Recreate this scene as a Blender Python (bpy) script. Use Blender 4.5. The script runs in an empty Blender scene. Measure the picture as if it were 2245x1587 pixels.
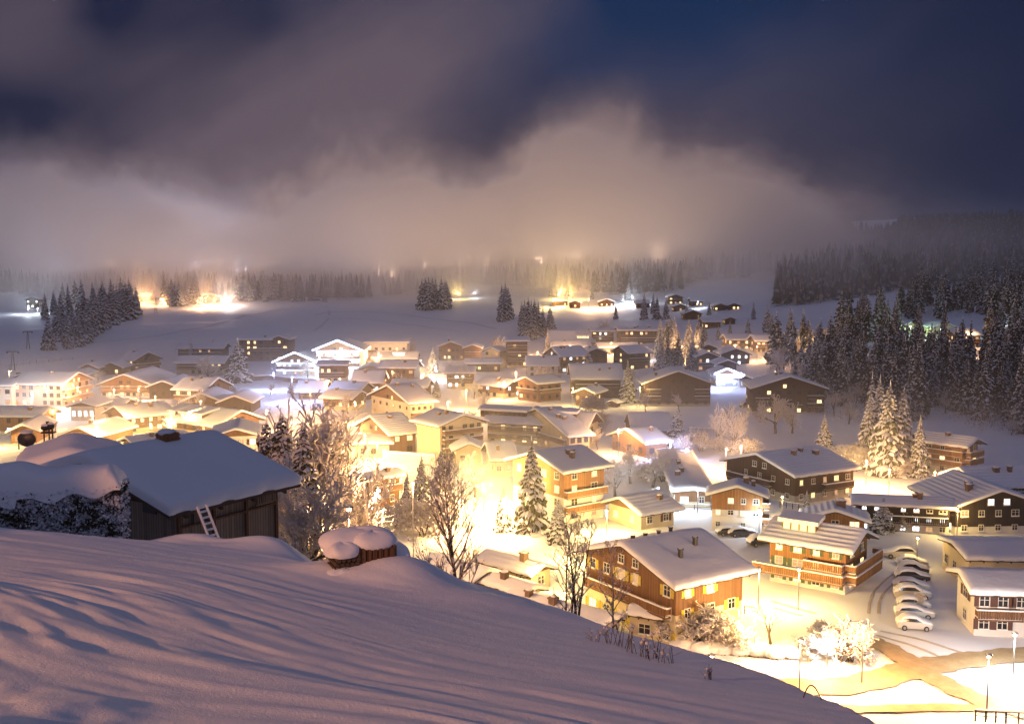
import bpy, bmesh, math, random
import numpy as np
from math import radians as R, sin, cos, tan, atan, atan2, pi, sqrt
from mathutils import Vector, Matrix

sc = bpy.context.scene
COL = sc.collection
rnd = random.Random(7)

# ------------------------------------------------------------------ camera
F = 2300.0                      # focal length in photograph pixels (2245 wide)
CAMZ = 42.0
PIT = math.atan((793.5 - 590.0) / F)
cam_d = bpy.data.cameras.new("camera")
cam_d.sensor_width = 36.0
cam_d.lens = 36.0 * F / 2245.0
cam_d.clip_start = 0.5
cam_d.clip_end = 12000
cam = bpy.data.objects.new("camera", cam_d)
COL.objects.link(cam)
cam.location = (0, 0, CAMZ)
cam.rotation_euler = (pi / 2 - PIT, 0, 0)
sc.camera = cam

# ------------------------------------------------------------------ render
sc.view_settings.view_transform = 'Standard'
sc.view_settings.look = 'None'
sc.view_settings.exposure = 0.0
sc.view_settings.gamma = 1.0
cy = sc.cycles
cy.use_denoising = True
cy.max_bounces = 8
cy.diffuse_bounces = 2
cy.glossy_bounces = 1
cy.transmission_bounces = 1
cy.transparent_max_bounces = 8
cy.volume_bounces = 5
cy.volume_step_rate = 0.6
cy.volume_max_steps = 96
cy.use_light_tree = True
cy.sample_clamp_indirect = 4.0
cy.caustics_reflective = False
cy.caustics_refractive = False

# ------------------------------------------------------------------ node helper
class NT:
    def __init__(s, tree):
        s.t = tree; s.n = tree.nodes; s.l = tree.links
    def node(s, typ, **kw):
        n = s.n.new(typ)
        for k, v in kw.items():
            setattr(n, k, v)
        return n
    def put(s, sock, v):
        if isinstance(v, bpy.types.NodeSocket):
            s.l.new(v, sock)
        elif v is not None:
            sock.default_value = v
    def m(s, op, a, b=None, c=None, clamp=False):
        n = s.n.new('ShaderNodeMath'); n.operation = op; n.use_clamp = clamp
        s.put(n.inputs[0], a)
        if b is not None: s.put(n.inputs[1], b)
        if c is not None: s.put(n.inputs[2], c)
        return n.outputs[0]
    def add(s, a, b): return s.m('ADD', a, b)
    def sub(s, a, b): return s.m('SUBTRACT', a, b)
    def mul(s, a, b): return s.m('MULTIPLY', a, b)
    def ramp(s, x, a, b, lo=0.0, hi=1.0, smooth=True):
        n = s.n.new('ShaderNodeMapRange')
        n.interpolation_type = 'SMOOTHSTEP' if smooth else 'LINEAR'
        n.clamp = True
        s.put(n.inputs[0], x); n.inputs[1].default_value = a; n.inputs[2].default_value = b
        n.inputs[3].default_value = lo; n.inputs[4].default_value = hi
        return n.outputs[0]
    def vec(s, x, y, z):
        n = s.n.new('ShaderNodeCombineXYZ')
        s.put(n.inputs[0], x); s.put(n.inputs[1], y); s.put(n.inputs[2], z)
        return n.outputs[0]
    def noise(s, v, scale, detail=4, rough=0.5, dist=0.0, out=0):
        n = s.n.new('ShaderNodeTexNoise')
        s.put(n.inputs['Vector'], v)
        n.inputs['Scale'].default_value = scale; n.inputs['Detail'].default_value = detail
        n.inputs['Roughness'].default_value = rough; n.inputs['Distortion'].default_value = dist
        return n.outputs[out]
    def mix(s, f, a, b):
        n = s.n.new('ShaderNodeMix'); n.data_type = 'RGBA'
        s.put(n.inputs[0], f); s.put(n.inputs[6], a); s.put(n.inputs[7], b)
        return n.outputs[2]

# ------------------------------------------------------------------ world: night sky with town-lit cloud
def build_world():
    w = bpy.data.worlds.new("World"); sc.world = w; w.use_nodes = True
    w.node_tree.nodes.clear()
    N = NT(w.node_tree)
    tc = N.node('ShaderNodeTexCoord')
    sp = N.node('ShaderNodeSeparateXYZ'); N.l.new(tc.outputs['Generated'], sp.inputs[0])
    x, y, z = sp.outputs
    az = N.m('ARCTAN2', x, y)
    el = N.m('ARCSINE', z)
    # warp the bearings so the soft cloud masses get wispy edges
    wn = N.node('ShaderNodeTexNoise'); N.l.new(tc.outputs['Generated'], wn.inputs['Vector'])
    wn.inputs['Scale'].default_value = 5.5; wn.inputs['Detail'].default_value = 4
    ws = N.node('ShaderNodeSeparateXYZ'); N.l.new(wn.outputs['Color'], ws.inputs[0])
    az2 = N.add(az, N.mul(N.sub(ws.outputs[0], 0.5), 0.16))
    el2 = N.add(el, N.mul(N.sub(ws.outputs[1], 0.5), 0.12))
    def blob(px, py, rx, ry, rot, amp):
        a0 = math.atan((px - 1122) / F); e0 = (590 - py) / F
        ca, sa = cos(R(rot)), sin(R(rot))
        da = N.sub(az2, a0); de = N.sub(el2, e0)
        p = N.add(N.mul(da, ca * F / rx), N.mul(de, sa * F / rx))
        q = N.add(N.mul(da, -sa * F / ry), N.mul(de, ca * F / ry))
        r2 = N.add(N.mul(p, p), N.mul(q, q))
        return N.mul(N.m('EXPONENT', N.mul(r2, -1.0)), amp)
    blobs = [(760, 190, 470, 190, 36, 1.0), (420, 370, 420, 110, 20, .75), (40, 120, 230, 170, 60, .62),
             (860, 430, 420, 120, 5, .8), (330, 190, 190, 70, 20, .34), (1300, 250, 240, 80, 35, .22),
             (1720, 150, 420, 90, 25, .30), (1600, 330, 420, 120, 10, .32), (2050, 240, 260, 100, 20, .2),
             (1950, 430, 420, 70, 0, .34), (560, 60, 120, 60, 0, .2), (1320, 0, 160, 70, 0, -.3),
             (590, 80, 110, 70, 10, -.45), (240, 60, 80, 90, 0, -.35), (60, 290, 170, 60, 5, -.5), (1000, 330, 160, 50, 15, -.3)]
    dens = None
    for b in blobs:
        v = blob(*b); dens = v if dens is None else N.add(dens, v)
    st = N.vec(N.mul(N.add(az, N.mul(el, -1.4)), 1.0), N.mul(N.add(el, N.mul(az, -.5)), 1.7), z)
    fb = N.noise(st, 3.6, 5, .5, .2)
    dens = N.mul(dens, N.ramp(fb, .25, .75, .55, 1.3))
    dens = N.m('MINIMUM', N.m('MAXIMUM', dens, 0.0), 1.15)
    # night blue behind, darker toward the right-hand horizon
    gap = blob(1300, 70, 480, 190, -5, 1.5)
    base = N.mix(N.m('MINIMUM', gap, 1.0), (.0055, .013, .045, 1), (.0012, .022, .080, 1))
    side = N.ramp(az, 0.12, 0.5)
    cloudc = N.mix(side, (.116, .090, .122, 1), (.013, .027, .062, 1))
    col = N.mix(N.m('MINIMUM', N.mul(dens, .95), 1.0), base, cloudc)
    # low cloud overhead and behind, lit by the town and the snow
    over = N.m('MAXIMUM', N.ramp(el, .36, .9), N.ramp(y, .55, -.2))
    over = N.mul(over, N.ramp(N.noise(tc.outputs['Generated'], 3, 4), .3, .7, .75, 1.2))
    col = N.mix(over, col, (.088, .098, .180, 1))
    bg = N.node('ShaderNodeBackground'); N.put(bg.inputs[0], col); bg.inputs[1].default_value = 1.0
    out = N.node('ShaderNodeOutputWorld'); N.l.new(bg.outputs[0], out.inputs[0])
    w.cycles.sampling_method = 'MANUAL'; w.cycles.sample_map_resolution = 256
build_world()

# weak moonlight behind the clouds
sun_d = bpy.data.lights.new("moon", 'SUN'); sun_d.energy = 0.05; sun_d.angle = R(6); sun_d.color = (.7, .8, 1)
sun = bpy.data.objects.new("moon", sun_d); COL.objects.link(sun)
sun.rotation_euler = (R(38), R(-12), R(20))

# ------------------------------------------------------------------ numpy noise
_P = np.random.RandomState(3).permutation(256); _P = np.concatenate([_P, _P])
_V = np.random.RandomState(4).rand(256) * 2 - 1
def vnoise(x, y):
    x = np.asarray(x, float); y = np.asarray(y, float)
    xi = np.floor(x).astype(int); yi = np.floor(y).astype(int)
    fx = x - xi; fy = y - yi
    fx = fx * fx * (3 - 2 * fx); fy = fy * fy * (3 - 2 * fy)
    def h(a, b): return _V[_P[(_P[a & 255] + b) & 255]]
    v00, v10, v01, v11 = h(xi, yi), h(xi + 1, yi), h(xi, yi + 1), h(xi + 1, yi + 1)
    return (v00 * (1 - fx) + v10 * fx) * (1 - fy) + (v01 * (1 - fx) + v11 * fx) * fy
def fbm(x, y, o=4, g=.5):
    s = 0; a = 1
    for i in range(o):
        s = s + a * vnoise(x * 2 ** i + 17.3 * i, y * 2 ** i - 9.1 * i); a *= g
    return s
def sstep(x, a, b):
    t = np.clip((x - a) / (b - a), 0, 1); return t * t * (3 - 2 * t)

# ------------------------------------------------------------------ terrain height
EYE = 4.0
PA, PB = .12, .20               # fall of the near field to the right / away
def edge_r(u):                  # distance of the field's brink along each bearing
    return np.interp(u, [-1.2, -.6, -.49, -.3, -.1, 0, .12, .25, .36, .6, 1.2],
                     [150, 50, 41, 40, 37, 34, 28, 25, 21, 20, 20])
MOUNDS = []                     # (x, y, rx, ry, h)
for _px, _py, _d, _rx, _ry, _h in [(430, 1175, 41.5, 2.3, 1.5, .7), (600, 1190, 41, 1.5, 1.5, .9), (520, 1190, 40, 1.5, 1.2, .3), (820, 1240, 34, 2.8, 1.9, .75),
                                   (905, 1260, 33, 1.7, 1.6, .45), (345, 1165, 42.5, 2.0, 1.2, .2), (1060, 1330, 31, 2.4, 1.6, .3)]:
    MOUNDS.append(((_px - 1122) / F * _d, _d, _rx, _ry, _h))
def T_valley(x, y):
    t = (x - 70) * .8 + (y - 380) * .35
    t = np.where(t > 300, 300 + 170 * np.tanh((t - 300) / 170), t)
    zr = .148 * (np.sqrt(t * t + 900) + t) / 2 - 1
    m = y - 560 + .15 * np.abs(x)
    m = np.where(m > 700, 700 + 250 * np.tanh((m - 700) / 250), m)
    zm = .072 * (np.sqrt(m * m + 2500) + m) / 2 - .1
    z = np.maximum(zr, 0) + np.maximum(zm - .55 * np.maximum(zr, 0), 0)
    z = z + .045 * np.maximum(np.minimum(y, 2400) - 1150, 0) * sstep(x, 300, 900)
    z = z + fbm(x / 60, y / 60, 3) * np.clip((y - 420) / 300, 0, 1) * 2.2
    z = z + fbm(x / 9, y / 9, 3) * .14
    return z
def T(x, y):
    x = np.asarray(x, float); y = np.asarray(y, float)
    r = np.sqrt(x * x + y * y) + 1e-6
    u = np.where(y > 1, x / np.maximum(y, 1), np.sign(x) * 1.2)
    u = np.clip(u, -1.2, 1.2)
    re = edge_r(u)
    sx, sy = x / r, y / r
    rr = np.minimum(r, re)
    zp = (CAMZ - EYE) - PA * np.maximum(sx * rr, -26) - PB * np.maximum(sy, -.3) * rr
    s0 = np.interp(u, [-1.2, -.45, -.3, -.15, 0, .1, .2, 1.2], [.28, .30, .30, .38, .46, .55, .6, .6])
    d = np.maximum(r - re, 0)
    drop = s0 * d + .05 * sstep(d, 0, 12) * 12 * (1 - sstep(d, 0, 30))
    z = zp - drop
    z = z + sstep(d, 2, 20) * fbm(x / 9, y / 9, 3) * .35
    v = T_valley(x, y)
    k = 3.0
    h = np.clip(.5 + .5 * (z - v) / k, 0, 1)
    out = v * (1 - h) + z * h + k * h * (1 - h) * .5
    for (mx, my, ax, ay, mh) in MOUNDS:
        q = ((x - mx) / ax) ** 2 + ((y - my) / ay) ** 2
        out = out + mh * np.exp(-q * 1.2)
    return out
def Tz(x, y): return float(T(x, y))

def ray(px, py):
    cx, cyy = (px - 1122.5) / F, -(py - 793.5) / F
    d = Vector((cx, cos(PIT) + cyy * sin(PIT), -sin(PIT) + cyy * cos(PIT)))
    return d / d.y
_S = np.concatenate([np.linspace(2, 60, 300), 60 * (2600 / 60) ** np.linspace(0, 1, 900)[1:]])
def hit(px, py, h=0.0, dmin=0.0):
    """where the sight line through a photo pixel first comes within h of the ground"""
    d = ray(px, py)
    s = _S[_S >= max(dmin, 2)]
    gap = (CAMZ + d.z * s) - (T(d.x * s, s) + h)
    k = np.argmax(gap < 0)
    if gap[k] >= 0:
        k = len(s) - 1
    if k > 0:
        a = gap[k - 1] / (gap[k - 1] - gap[k] + 1e-9); t = s[k - 1] + (s[k] - s[k - 1]) * np.clip(a, 0, 1)
    else: t = s[k]
    x, y = d.x * t, t
    return Vector((x, y, Tz(x, y)))
def at(px, py, dist):
    d = ray(px, py); return Vector((d.x * dist, dist, CAMZ + d.z * dist))
HAZE = True
#@@END_HEAD

# ------------------------------------------------------------------ object helpers
def tag(o, label=None, cat=None, group=None, kind=None):
    if label: o['label'] = label
    if cat: o['category'] = cat
    if group: o['group'] = group
    if kind: o['kind'] = kind
    return o
def empty(name, loc, rz=0.0):
    o = bpy.data.objects.new(name, None); COL.objects.link(o)
    o.empty_display_size = .5
    o.location = loc; o.rotation_euler = (0, 0, rz); return o
def link_mesh(name, me, parent=None):
    o = bpy.data.objects.new(name, me); COL.objects.link(o)
    if parent: o.parent = parent
    return o
class MB:
    """collects faces and links them as one mesh object"""
    def __init__(s): s.v = []; s.f = []; s.mi = []
    def face(s, pts, mi=0):
        k = len(s.v); s.v.extend([tuple(p) for p in pts]); s.f.append(tuple(range(k, k + len(pts)))); s.mi.append(mi)
    def hexa(s, c, mi=0):
        k = len(s.v); s.v.extend([tuple(p) for p in c])
        for q in ((0, 3, 2, 1), (4, 5, 6, 7), (0, 1, 5, 4), (1, 2, 6, 5), (2, 3, 7, 6), (3, 0, 4, 7)):
            s.f.append(tuple(k + i for i in q)); s.mi.append(mi)
    def box(s, x0, x1, y0, y1, z0, z1, mi=0):
        s.hexa([(x0, y0, z0), (x1, y0, z0), (x1, y1, z0), (x0, y1, z0), (x0, y0, z1), (x1, y0, z1), (x1, y1, z1), (x0, y1, z1)], mi)
    def tube(s, p, q, r0, r1, n=6, mi=0, cap=True):
        p = Vector(p); q = Vector(q); ax = (q - p)
        if ax.length < 1e-6: return
        ax.normalize(); a = ax.orthogonal().normalized(); b = ax.cross(a)
        k = len(s.v)
        for (c, r) in ((p, r0), (q, r1)):
            for i in range(n):
                t = 2 * pi * i / n
                s.v.append(tuple(c + a * (cos(t) * r) + b * (sin(t) * r)))
        for i in range(n):
            j = (i + 1) % n
            s.f.append((k + i, k + j, k + n + j, k + n + i)); s.mi.append(mi)
        if cap:
            s.f.append(tuple(k + i for i in reversed(range(n)))); s.mi.append(mi)
            s.f.append(tuple(k + n + i for i in range(n))); s.mi.append(mi)
    def sphere(s, c, r, n=8, m=6, mi=0, sz=1.0):
        k = len(s.v); c = Vector(c)
        for i in range(m + 1):
            a = pi * i / m
            for j in range(n):
                b = 2 * pi * j / n
                s.v.append((c.x + r * sin(a) * cos(b), c.y + r * sin(a) * sin(b), c.z + r * sz * cos(a)))
        for i in range(m):
            for j in range(n):
                jj = (j + 1) % n
                s.f.append((k + i * n + j, k + (i + 1) * n + j, k + (i + 1) * n + jj, k + i * n + jj)); s.mi.append(mi)
    def mesh(s, name, mats, smooth=False):
        me = bpy.data.meshes.new(name); me.from_pydata(s.v, [], s.f)
        for m in (mats if isinstance(mats, (list, tuple)) else [mats]): me.materials.append(m)
        me.polygons.foreach_set('material_index', s.mi)
        if smooth: me.polygons.foreach_set('use_smooth', [True] * len(s.f))
        me.update(); return me
    def build(s, name, mats, parent=None, smooth=False):
        return link_mesh(name, s.mesh(name, mats, smooth), parent)

# ------------------------------------------------------------------ materials
def mat(name, col, rough=.8, spec=.2, bump=None, var=None, emit=None, metal=0):
    m = bpy.data.materials.new(name); m.use_nodes = True
    N = NT(m.node_tree); b = m.node_tree.nodes['Principled BSDF']
    b.inputs['Base Color'].default_value = (*col, 1); b.inputs['Roughness'].default_value = rough
    b.inputs['Specular IOR Level'].default_value = spec; b.inputs['Metallic'].default_value = metal
    tc = N.node('ShaderNodeTexCoord')
    if var:
        sc_, c2, st = var
        mp = N.node('ShaderNodeMapping'); N.l.new(tc.outputs['Object'], mp.inputs[0]); mp.inputs['Scale'].default_value = st
        f = N.noise(mp.outputs[0], sc_, 4, .6)
        N.put(b.inputs['Base Color'], N.mix(N.ramp(f, .3, .7), (*col, 1), (*c2, 1)))
    if bump:
        sc_, strn, dist = bump
        f = N.noise(tc.outputs['Object'], sc_, 5, .6)
        bn = N.node('ShaderNodeBump'); bn.inputs['Strength'].default_value = strn; bn.inputs['Distance'].default_value = dist
        N.l.new(f, bn.inputs['Height']); N.l.new(bn.outputs[0], b.inputs['Normal'])
    if emit:
        b.inputs['Emission Color'].default_value = (*emit[0], 1); b.inputs['Emission Strength'].default_value = emit[1]
    return m
def mat_planks(name, c1, c2, width=.18, vertical=True, rough=.8):
    m = bpy.data.materials.new(name); m.use_nodes = True
    N = NT(m.node_tree); b = m.node_tree.nodes['Principled BSDF']
    tc = N.node('ShaderNodeTexCoord'); sp = N.node('ShaderNodeSeparateXYZ'); N.l.new(tc.outputs['Object'], sp.inputs[0])
    if vertical: c = N.add(sp.outputs[0], N.mul(sp.outputs[1], 1.0))
    else: c = sp.outputs[2]
    q = N.mul(c, 1 / width)
    fr = N.m('FRACT', q); idx = N.m('FLOOR', q)
    wn = N.node('ShaderNodeTexWhiteNoise'); wn.noise_dimensions = '1D'; N.put(wn.inputs['W'], idx)
    g = N.noise(tc.outputs['Object'], 1.2, 5, .65)
    f = N.add(N.mul(wn.outputs[0], .55), N.mul(g, .55))
    colr = N.mix(f, (*c1, 1), (*c2, 1))
    gap = N.ramp(N.m('ABSOLUTE', N.sub(fr, .5)), .40, .48)
    colr = N.mix(N.mul(gap, .75), colr, (.012, .008, .006, 1))
    N.put(b.inputs['Base Color'], colr); b.inputs['Roughness'].default_value = rough
    b.inputs['Specular IOR Level'].default_value = .15
    return m
def mat_emit(name, col, strength):
    m = bpy.data.materials.new(name); m.use_nodes = True; m.node_tree.nodes.clear()
    N = NT(m.node_tree); e = N.node('ShaderNodeEmission'); o = N.node('ShaderNodeOutputMaterial')
    e.inputs[0].default_value = (*col, 1); e.inputs[1].default_value = strength
    N.l.new(e.outputs[0], o.inputs[0]); m.cycles.emission_sampling = 'NONE' if strength < 8 else 'AUTO'
    return m

SNOW = mat('snow', (.86, .87, .90), .75, .25, bump=(1.6, .35, .12))
#@@END_HELP

# ------------------------------------------------------------------ ground sheet
def mat_ground():
    m = bpy.data.materials.new('snow_ground'); m.use_nodes = True
    N = NT(m.node_tree); b = m.node_tree.nodes['Principled BSDF']
    ge = N.node('ShaderNodeNewGeometry'); P = ge.outputs['Position']
    b.inputs['Roughness'].default_value = .7; b.inputs['Specular IOR Level'].default_value = .25
    f = N.noise(P, .12, 4, .6)
    N.put(b.inputs['Base Color'], N.mix(f, (.84, .85, .89, 1), (.90, .90, .92, 1)))
    g1 = N.noise(P, 18, 5, .75); g2 = N.noise(P, 2.2, 3, .6)
    sp = N.node('ShaderNodeSeparateXYZ'); N.l.new(P, sp.inputs[0])
    near = N.ramp(sp.outputs[1], 20, 70, 1, .25)
    h = N.add(N.mul(g1, .022), N.mul(g2, .03))
    bn = N.node('ShaderNodeBump'); bn.inputs['Distance'].default_value = 1.0
    N.put(bn.inputs['Strength'], near); N.l.new(h, bn.inputs['Height']); N.l.new(bn.outputs[0], b.inputs['Normal'])
    return m
GROUND = mat_ground()
def fg_detail(x, y):
    """wind ripples and lumps of the near field"""
    r = np.sqrt(x * x + y * y)
    w = 1 - sstep(r, 60, 90)
    wx = x + 2.2 * fbm(x / 11, y / 11, 2); wy = y + 1.5 * fbm(x / 9 + 5, y / 14, 2)
    c = (wy + .5 * wx) / 1.12                # crests run obliquely across the slope
    wx = (wx - .5 * wy) / 1.12
    rp = np.abs(vnoise(wx / 7.5 + 3, c / .85)) * .9 + .5 * vnoise(wx / 4.2, c / .42 + 7)
    rp = .078 * (fbm(wx / 3.1, c / .47, 2, .55)) + .075 * vnoise(wx / 9, c / 1.5 + 4) + .03 * rp
    amp = .55 + .45 * fbm(x / 14 + 9, y / 12, 2)
    lump = fbm(x / 1.6 + 40, y / 1.6, 3) * .42 * (1 - sstep(r + .6 * (x + 4), 9, 17))
    return w * (rp * np.clip(amp, .15, 1.3) + lump)
def build_ground():
    na, a0, a1 = 620, R(-37), R(37)
    ang = np.concatenate([np.linspace(-pi, a0, 60, endpoint=False), np.linspace(a0, a1, na), np.linspace(a1, pi, 60)[1:]])
    rr = np.concatenate([np.linspace(.3, 7, 30, endpoint=False), 7 * (62 / 7) ** np.linspace(0, 1, 420, endpoint=False),
                         62 * (700 / 62) ** np.linspace(0, 1, 330, endpoint=False), 700 * (4200 / 700) ** np.linspace(0, 1, 70)])
    A, Rr = np.meshgrid(ang, rr); X = Rr * np.sin(A); Y = Rr * np.cos(A)
    Z = T(X, Y) + fg_detail(X, Y)
    n, m_ = X.shape
    co = np.stack([X, Y, Z], -1).reshape(-1, 3)
    i, j = np.meshgrid(np.arange(n - 1), np.arange(m_ - 1), indexing='ij')
    a = (i * m_ + j).ravel()
    q = np.stack([a, a + m_, a + m_ + 1, a + 1], -1)
    me = bpy.data.meshes.new('ground')
    me.vertices.add(len(co)); me.vertices.foreach_set('co', co.ravel())
    me.loops.add(q.size); me.loops.foreach_set('vertex_index', q.ravel().astype(np.int32))
    me.polygons.add(len(q)); me.polygons.foreach_set('loop_start', np.arange(0, q.size, 4, dtype=np.int32))
    me.polygons.foreach_set('use_smooth', np.ones(len(q), bool))
    me.materials.append(GROUND); me.update(calc_edges=True); me.validate()
    o = link_mesh('ground', me); o['kind'] = 'structure'
    # make sure the faces look up
    if me.polygons[len(me.polygons) // 2].normal.z < 0: me.flip_normals()
    return o
build_ground()
#@@END_GROUND

# ------------------------------------------------------------------ fog bank
def build_fog():
    x0, x1, y0, y1, z0, z1 = -620, 560, 690, 1130, 0, 195
    b = MB(); b.box(x0, x1, y0, y1, z0, z1)
    m = bpy.data.materials.new('fog'); m.use_nodes = True; m.node_tree.nodes.clear()
    N = NT(m.node_tree)
    ge = N.node('ShaderNodeNewGeometry'); P = ge.outputs['Position']
    sp = N.node('ShaderNodeSeparateXYZ'); N.l.new(P, sp.inputs[0]); x, y, z = sp.outputs
    fc = N.node('ShaderNodeFloatCurve'); cv = fc.mapping.curves[0]
    pts = [(0, 345), (200, 372), (330, 415), (560, 455), (640, 405), (870, 352), (1000, 378), (1130, 352), (1190, 295),
           (1330, 280), (1450, 335), (1600, 365), (1750, 405), (1850, 455), (1950, 540), (2100, 600), (2245, 640)]
    dd = 830.0
    P2 = [(((px - 1122) / F * dd - x0) / (x1 - x0), (CAMZ + dd * (590 - py) / F) / 200.0) for px, py in pts]
    P2 = [(min(max(a, 0), 1), c) for a, c in P2]
    cv.points[0].location = (0, P2[0][1]); cv.points[1].location = (1, P2[-1][1])
    for a, c in P2[1:-1]: cv.points.new(a, c)
    fc.mapping.update()
    N.put(fc.inputs['Value'], N.mul(N.sub(x, x0), 1 / (x1 - x0)))
    top = N.mul(fc.outputs[0], 200.0)
    nz = N.noise(P, 1 / 62.0, 5, .62, .5)
    nz2 = N.noise(P, 1 / 210.0, 2, .5)
    nz3 = N.noise(P, 1 / 26.0, 3, .55)
    up = N.add(N.add(N.sub(top, z), N.mul(N.sub(nz, .5), 120.0)), N.mul(N.sub(nz3, .5), 26.0))
    body = N.m('MAXIMUM', N.mul(N.ramp(up, -34, 10), .10), N.ramp(up, -2, 26))
    bot = N.ramp(N.add(z, N.mul(N.sub(nz2, .5), 80)), -24, 20)
    fr = N.ramp(y, y0, y0 + 160); bk = N.ramp(y, y1 - 40, y1, 1, 0); rt = N.ramp(x, x1 - 160, x1, 1, 0)
    dn = N.mul(N.mul(body, bot), N.mul(N.mul(fr, bk), rt))
    dn = N.mul(dn, N.ramp(nz, .2, .6, .35, 1.0))
    dn = N.mul(dn, .024)
    v = N.node('ShaderNodeVolumePrincipled'); v.inputs['Color'].default_value = (1, 1, 1, 1)
    v.inputs['Anisotropy'].default_value = -0.76
    N.put(v.inputs['Density'], dn)
    out = N.node('ShaderNodeOutputMaterial'); N.l.new(v.outputs[0], out.inputs['Volume'])
    m.cycles.volume_step_rate = 1.0; m.cycles.homogeneous_volume = False
    o = b.build('fog_bank', m); o['kind'] = 'stuff'
    tag(o, 'long bank of pale fog lying along the foot of the hills', 'fog')
    return o
build_fog()
#@@END_FOG
#@@BODY1
WOOD_DK = mat_planks('dark_timber', (.050, .028, .018), (.105, .062, .040), .22)
WOOD_OR = mat_planks('orange_timber', (.22, .105, .042), (.40, .21, .09), .24)
WOOD_BR = mat_planks('brown_timber', (.12, .062, .034), (.23, .125, .065), .22)
WOOD_GR = mat_planks('weathered_timber', (.17, .125, .085), (.36, .28, .20), .17)
WOOD_BK = mat_planks('black_timber', (.022, .017, .018), (.05, .036, .034), .25)
PL_WHITE = mat('white_plaster', (.72, .70, .66), .9, .1, bump=(9, .15, .02), var=(.5, (.63, .61, .57), (1, 1, .4)))
PL_CREAM = mat('cream_plaster', (.66, .58, .40), .9, .1, bump=(9, .15, .02), var=(.5, (.58, .50, .35), (1, 1, .4)))
PL_PINK = mat('pink_plaster', (.62, .42, .34), .9, .1, var=(.5, (.55, .37, .30), (1, 1, .4)))
PL_GREY = mat('grey_plaster', (.42, .39, .35), .9, .1, var=(.5, (.33, .31, .28), (1, 1, .4)))
TRIM = mat('timber_trim', (.08, .045, .028), .8)
TRIM_LT = mat('pale_trim', (.40, .30, .20), .8)
DECK = mat('roof_boards', (.07, .045, .032), .85, var=(2, (.10, .065, .045), (1, 6, 1)))
BRICK = mat('chimney_brick', (.20, .13, .10), .9, var=(3, (.12, .08, .06), (1, 1, 4)))
METAL_DK = mat('dark_metal', (.03, .03, .035), .45, .5)
METAL_GR = mat('grey_metal', (.20, .20, .21), .45, .5)
GLASS = mat('dark_glass', (.015, .017, .022), .12, .6)
FRAME_W = mat('white_frame', (.70, .66, .58), .6)
SH_GREEN = mat('green_shutter', (.10, .13, .075), .7, var=(1, (.07, .10, .055), (1, 1, 14)))
SH_YEL = mat_planks('yellow_louvre', (.50, .40, .06), (.62, .50, .09), .14, vertical=False)
SH_BR = mat('brown_shutter', (.10, .05, .04), .7)
LIT_W = mat_emit('window_light_warm', (1.0, .66, .30), 3.2)
LIT_Y = mat_emit('window_light_yellow', (1.0, .80, .30), 2.2)
LIT_C = mat_emit('window_light_white', (.92, .97, 1.0), 3.6)
LIT_D = mat_emit('window_light_dim', (1.0, .55, .25), .9)
LIT_B = mat_emit('window_light_blue', (.45, .62, 1.0), 3.4)
LIT_G = mat_emit('window_light_green', (.75, 1.0, .62), 2.4)
ROAD_M = None

LITS = {'w': LIT_W, 'y': LIT_Y, 'c': LIT_C, 'd': LIT_D, 'b': LIT_B, 'g': LIT_G}
HOUSES = []          # (x, y, short name) for describing what stands beside them
LIT_LIGHTS = []

_win = {}
def win_parts(w, h, kind, near, shut):
    """kind: '' unlit or a key of LITS; returns mesh(es) for one window facing -Y"""
    key = (round(w, 1), round(h, 1), kind, near, shut)
    if key in _win: return _win[key]
    g = LITS.get(kind, GLASS)
    fr = MB(); t = .10
    if near:
        fr.box(-w / 2 - t, -w / 2, -.06, .02, -.0, h); fr.box(w / 2, w / 2 + t, -.06, .02, 0, h)
        fr.box(-w / 2 - t, w / 2 + t, -.06, .02, h, h + t); fr.box(-w / 2 - t, w / 2 + t, -.18, .02, -t, 0)
        fr.box(-.04, .04, -.055, -.03, 0, h)
        fr.box(-w / 2, -.04, -.055, -.03, h * .62, h * .62 + .05); fr.box(.04, w / 2, -.055, -.03, h * .62, h * .62 + .05)
        fr.box(-w / 2 - t, w / 2 + t, -.17, -.062, .001, .09, 1)
        fm = fr.mesh('window', [FRAME_W, SNOW])
        p = MB(); p.face([(-w / 2, -.02, 0), (w / 2, -.02, 0), (w / 2, -.02, h), (-w / 2, -.02, h)])
        pm = p.mesh('pane', g)
        sm = None
        if shut:
            q = MB(); q.box(0, w * .52, -.07, -.03, -.02, h + .02)
            sm = q.mesh('shutter', {'g': SH_GREEN, 'y': SH_YEL, 'b': SH_BR}[shut])
    else:
        fr.box(-w / 2 - t, -w / 2, -.08, .02, -.0, h, 0); fr.box(w / 2, w / 2 + t, -.08, .02, 0, h, 0)
        fr.box(-w / 2 - t, w / 2 + t, -.08, .02, h, h + t, 0); fr.box(-w / 2 - t, w / 2 + t, -.12, .02, -t, 0, 0)
        fr.box(-.05, .05, -.07, -.03, 0, h, 0)
        fr.face([(-w / 2, -.025, 0), (w / 2, -.025, 0), (w / 2, -.025, h), (-w / 2, -.025, h)], 1)
        if shut:
            fr.box(-w * .95, -w / 2 - t - .01, -.07, -.02, 0, h, 2); fr.box(w / 2 + t + .01, w * .95, -.07, -.02, 0, h, 2)
        fm = fr.mesh('window', [TRIM_LT if kind else TRIM, g, SH_GREEN if shut == 'g' else SH_BR]); pm = sm = None
    _win[key] = (fm, pm, sm)
    return _win[key]

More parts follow.
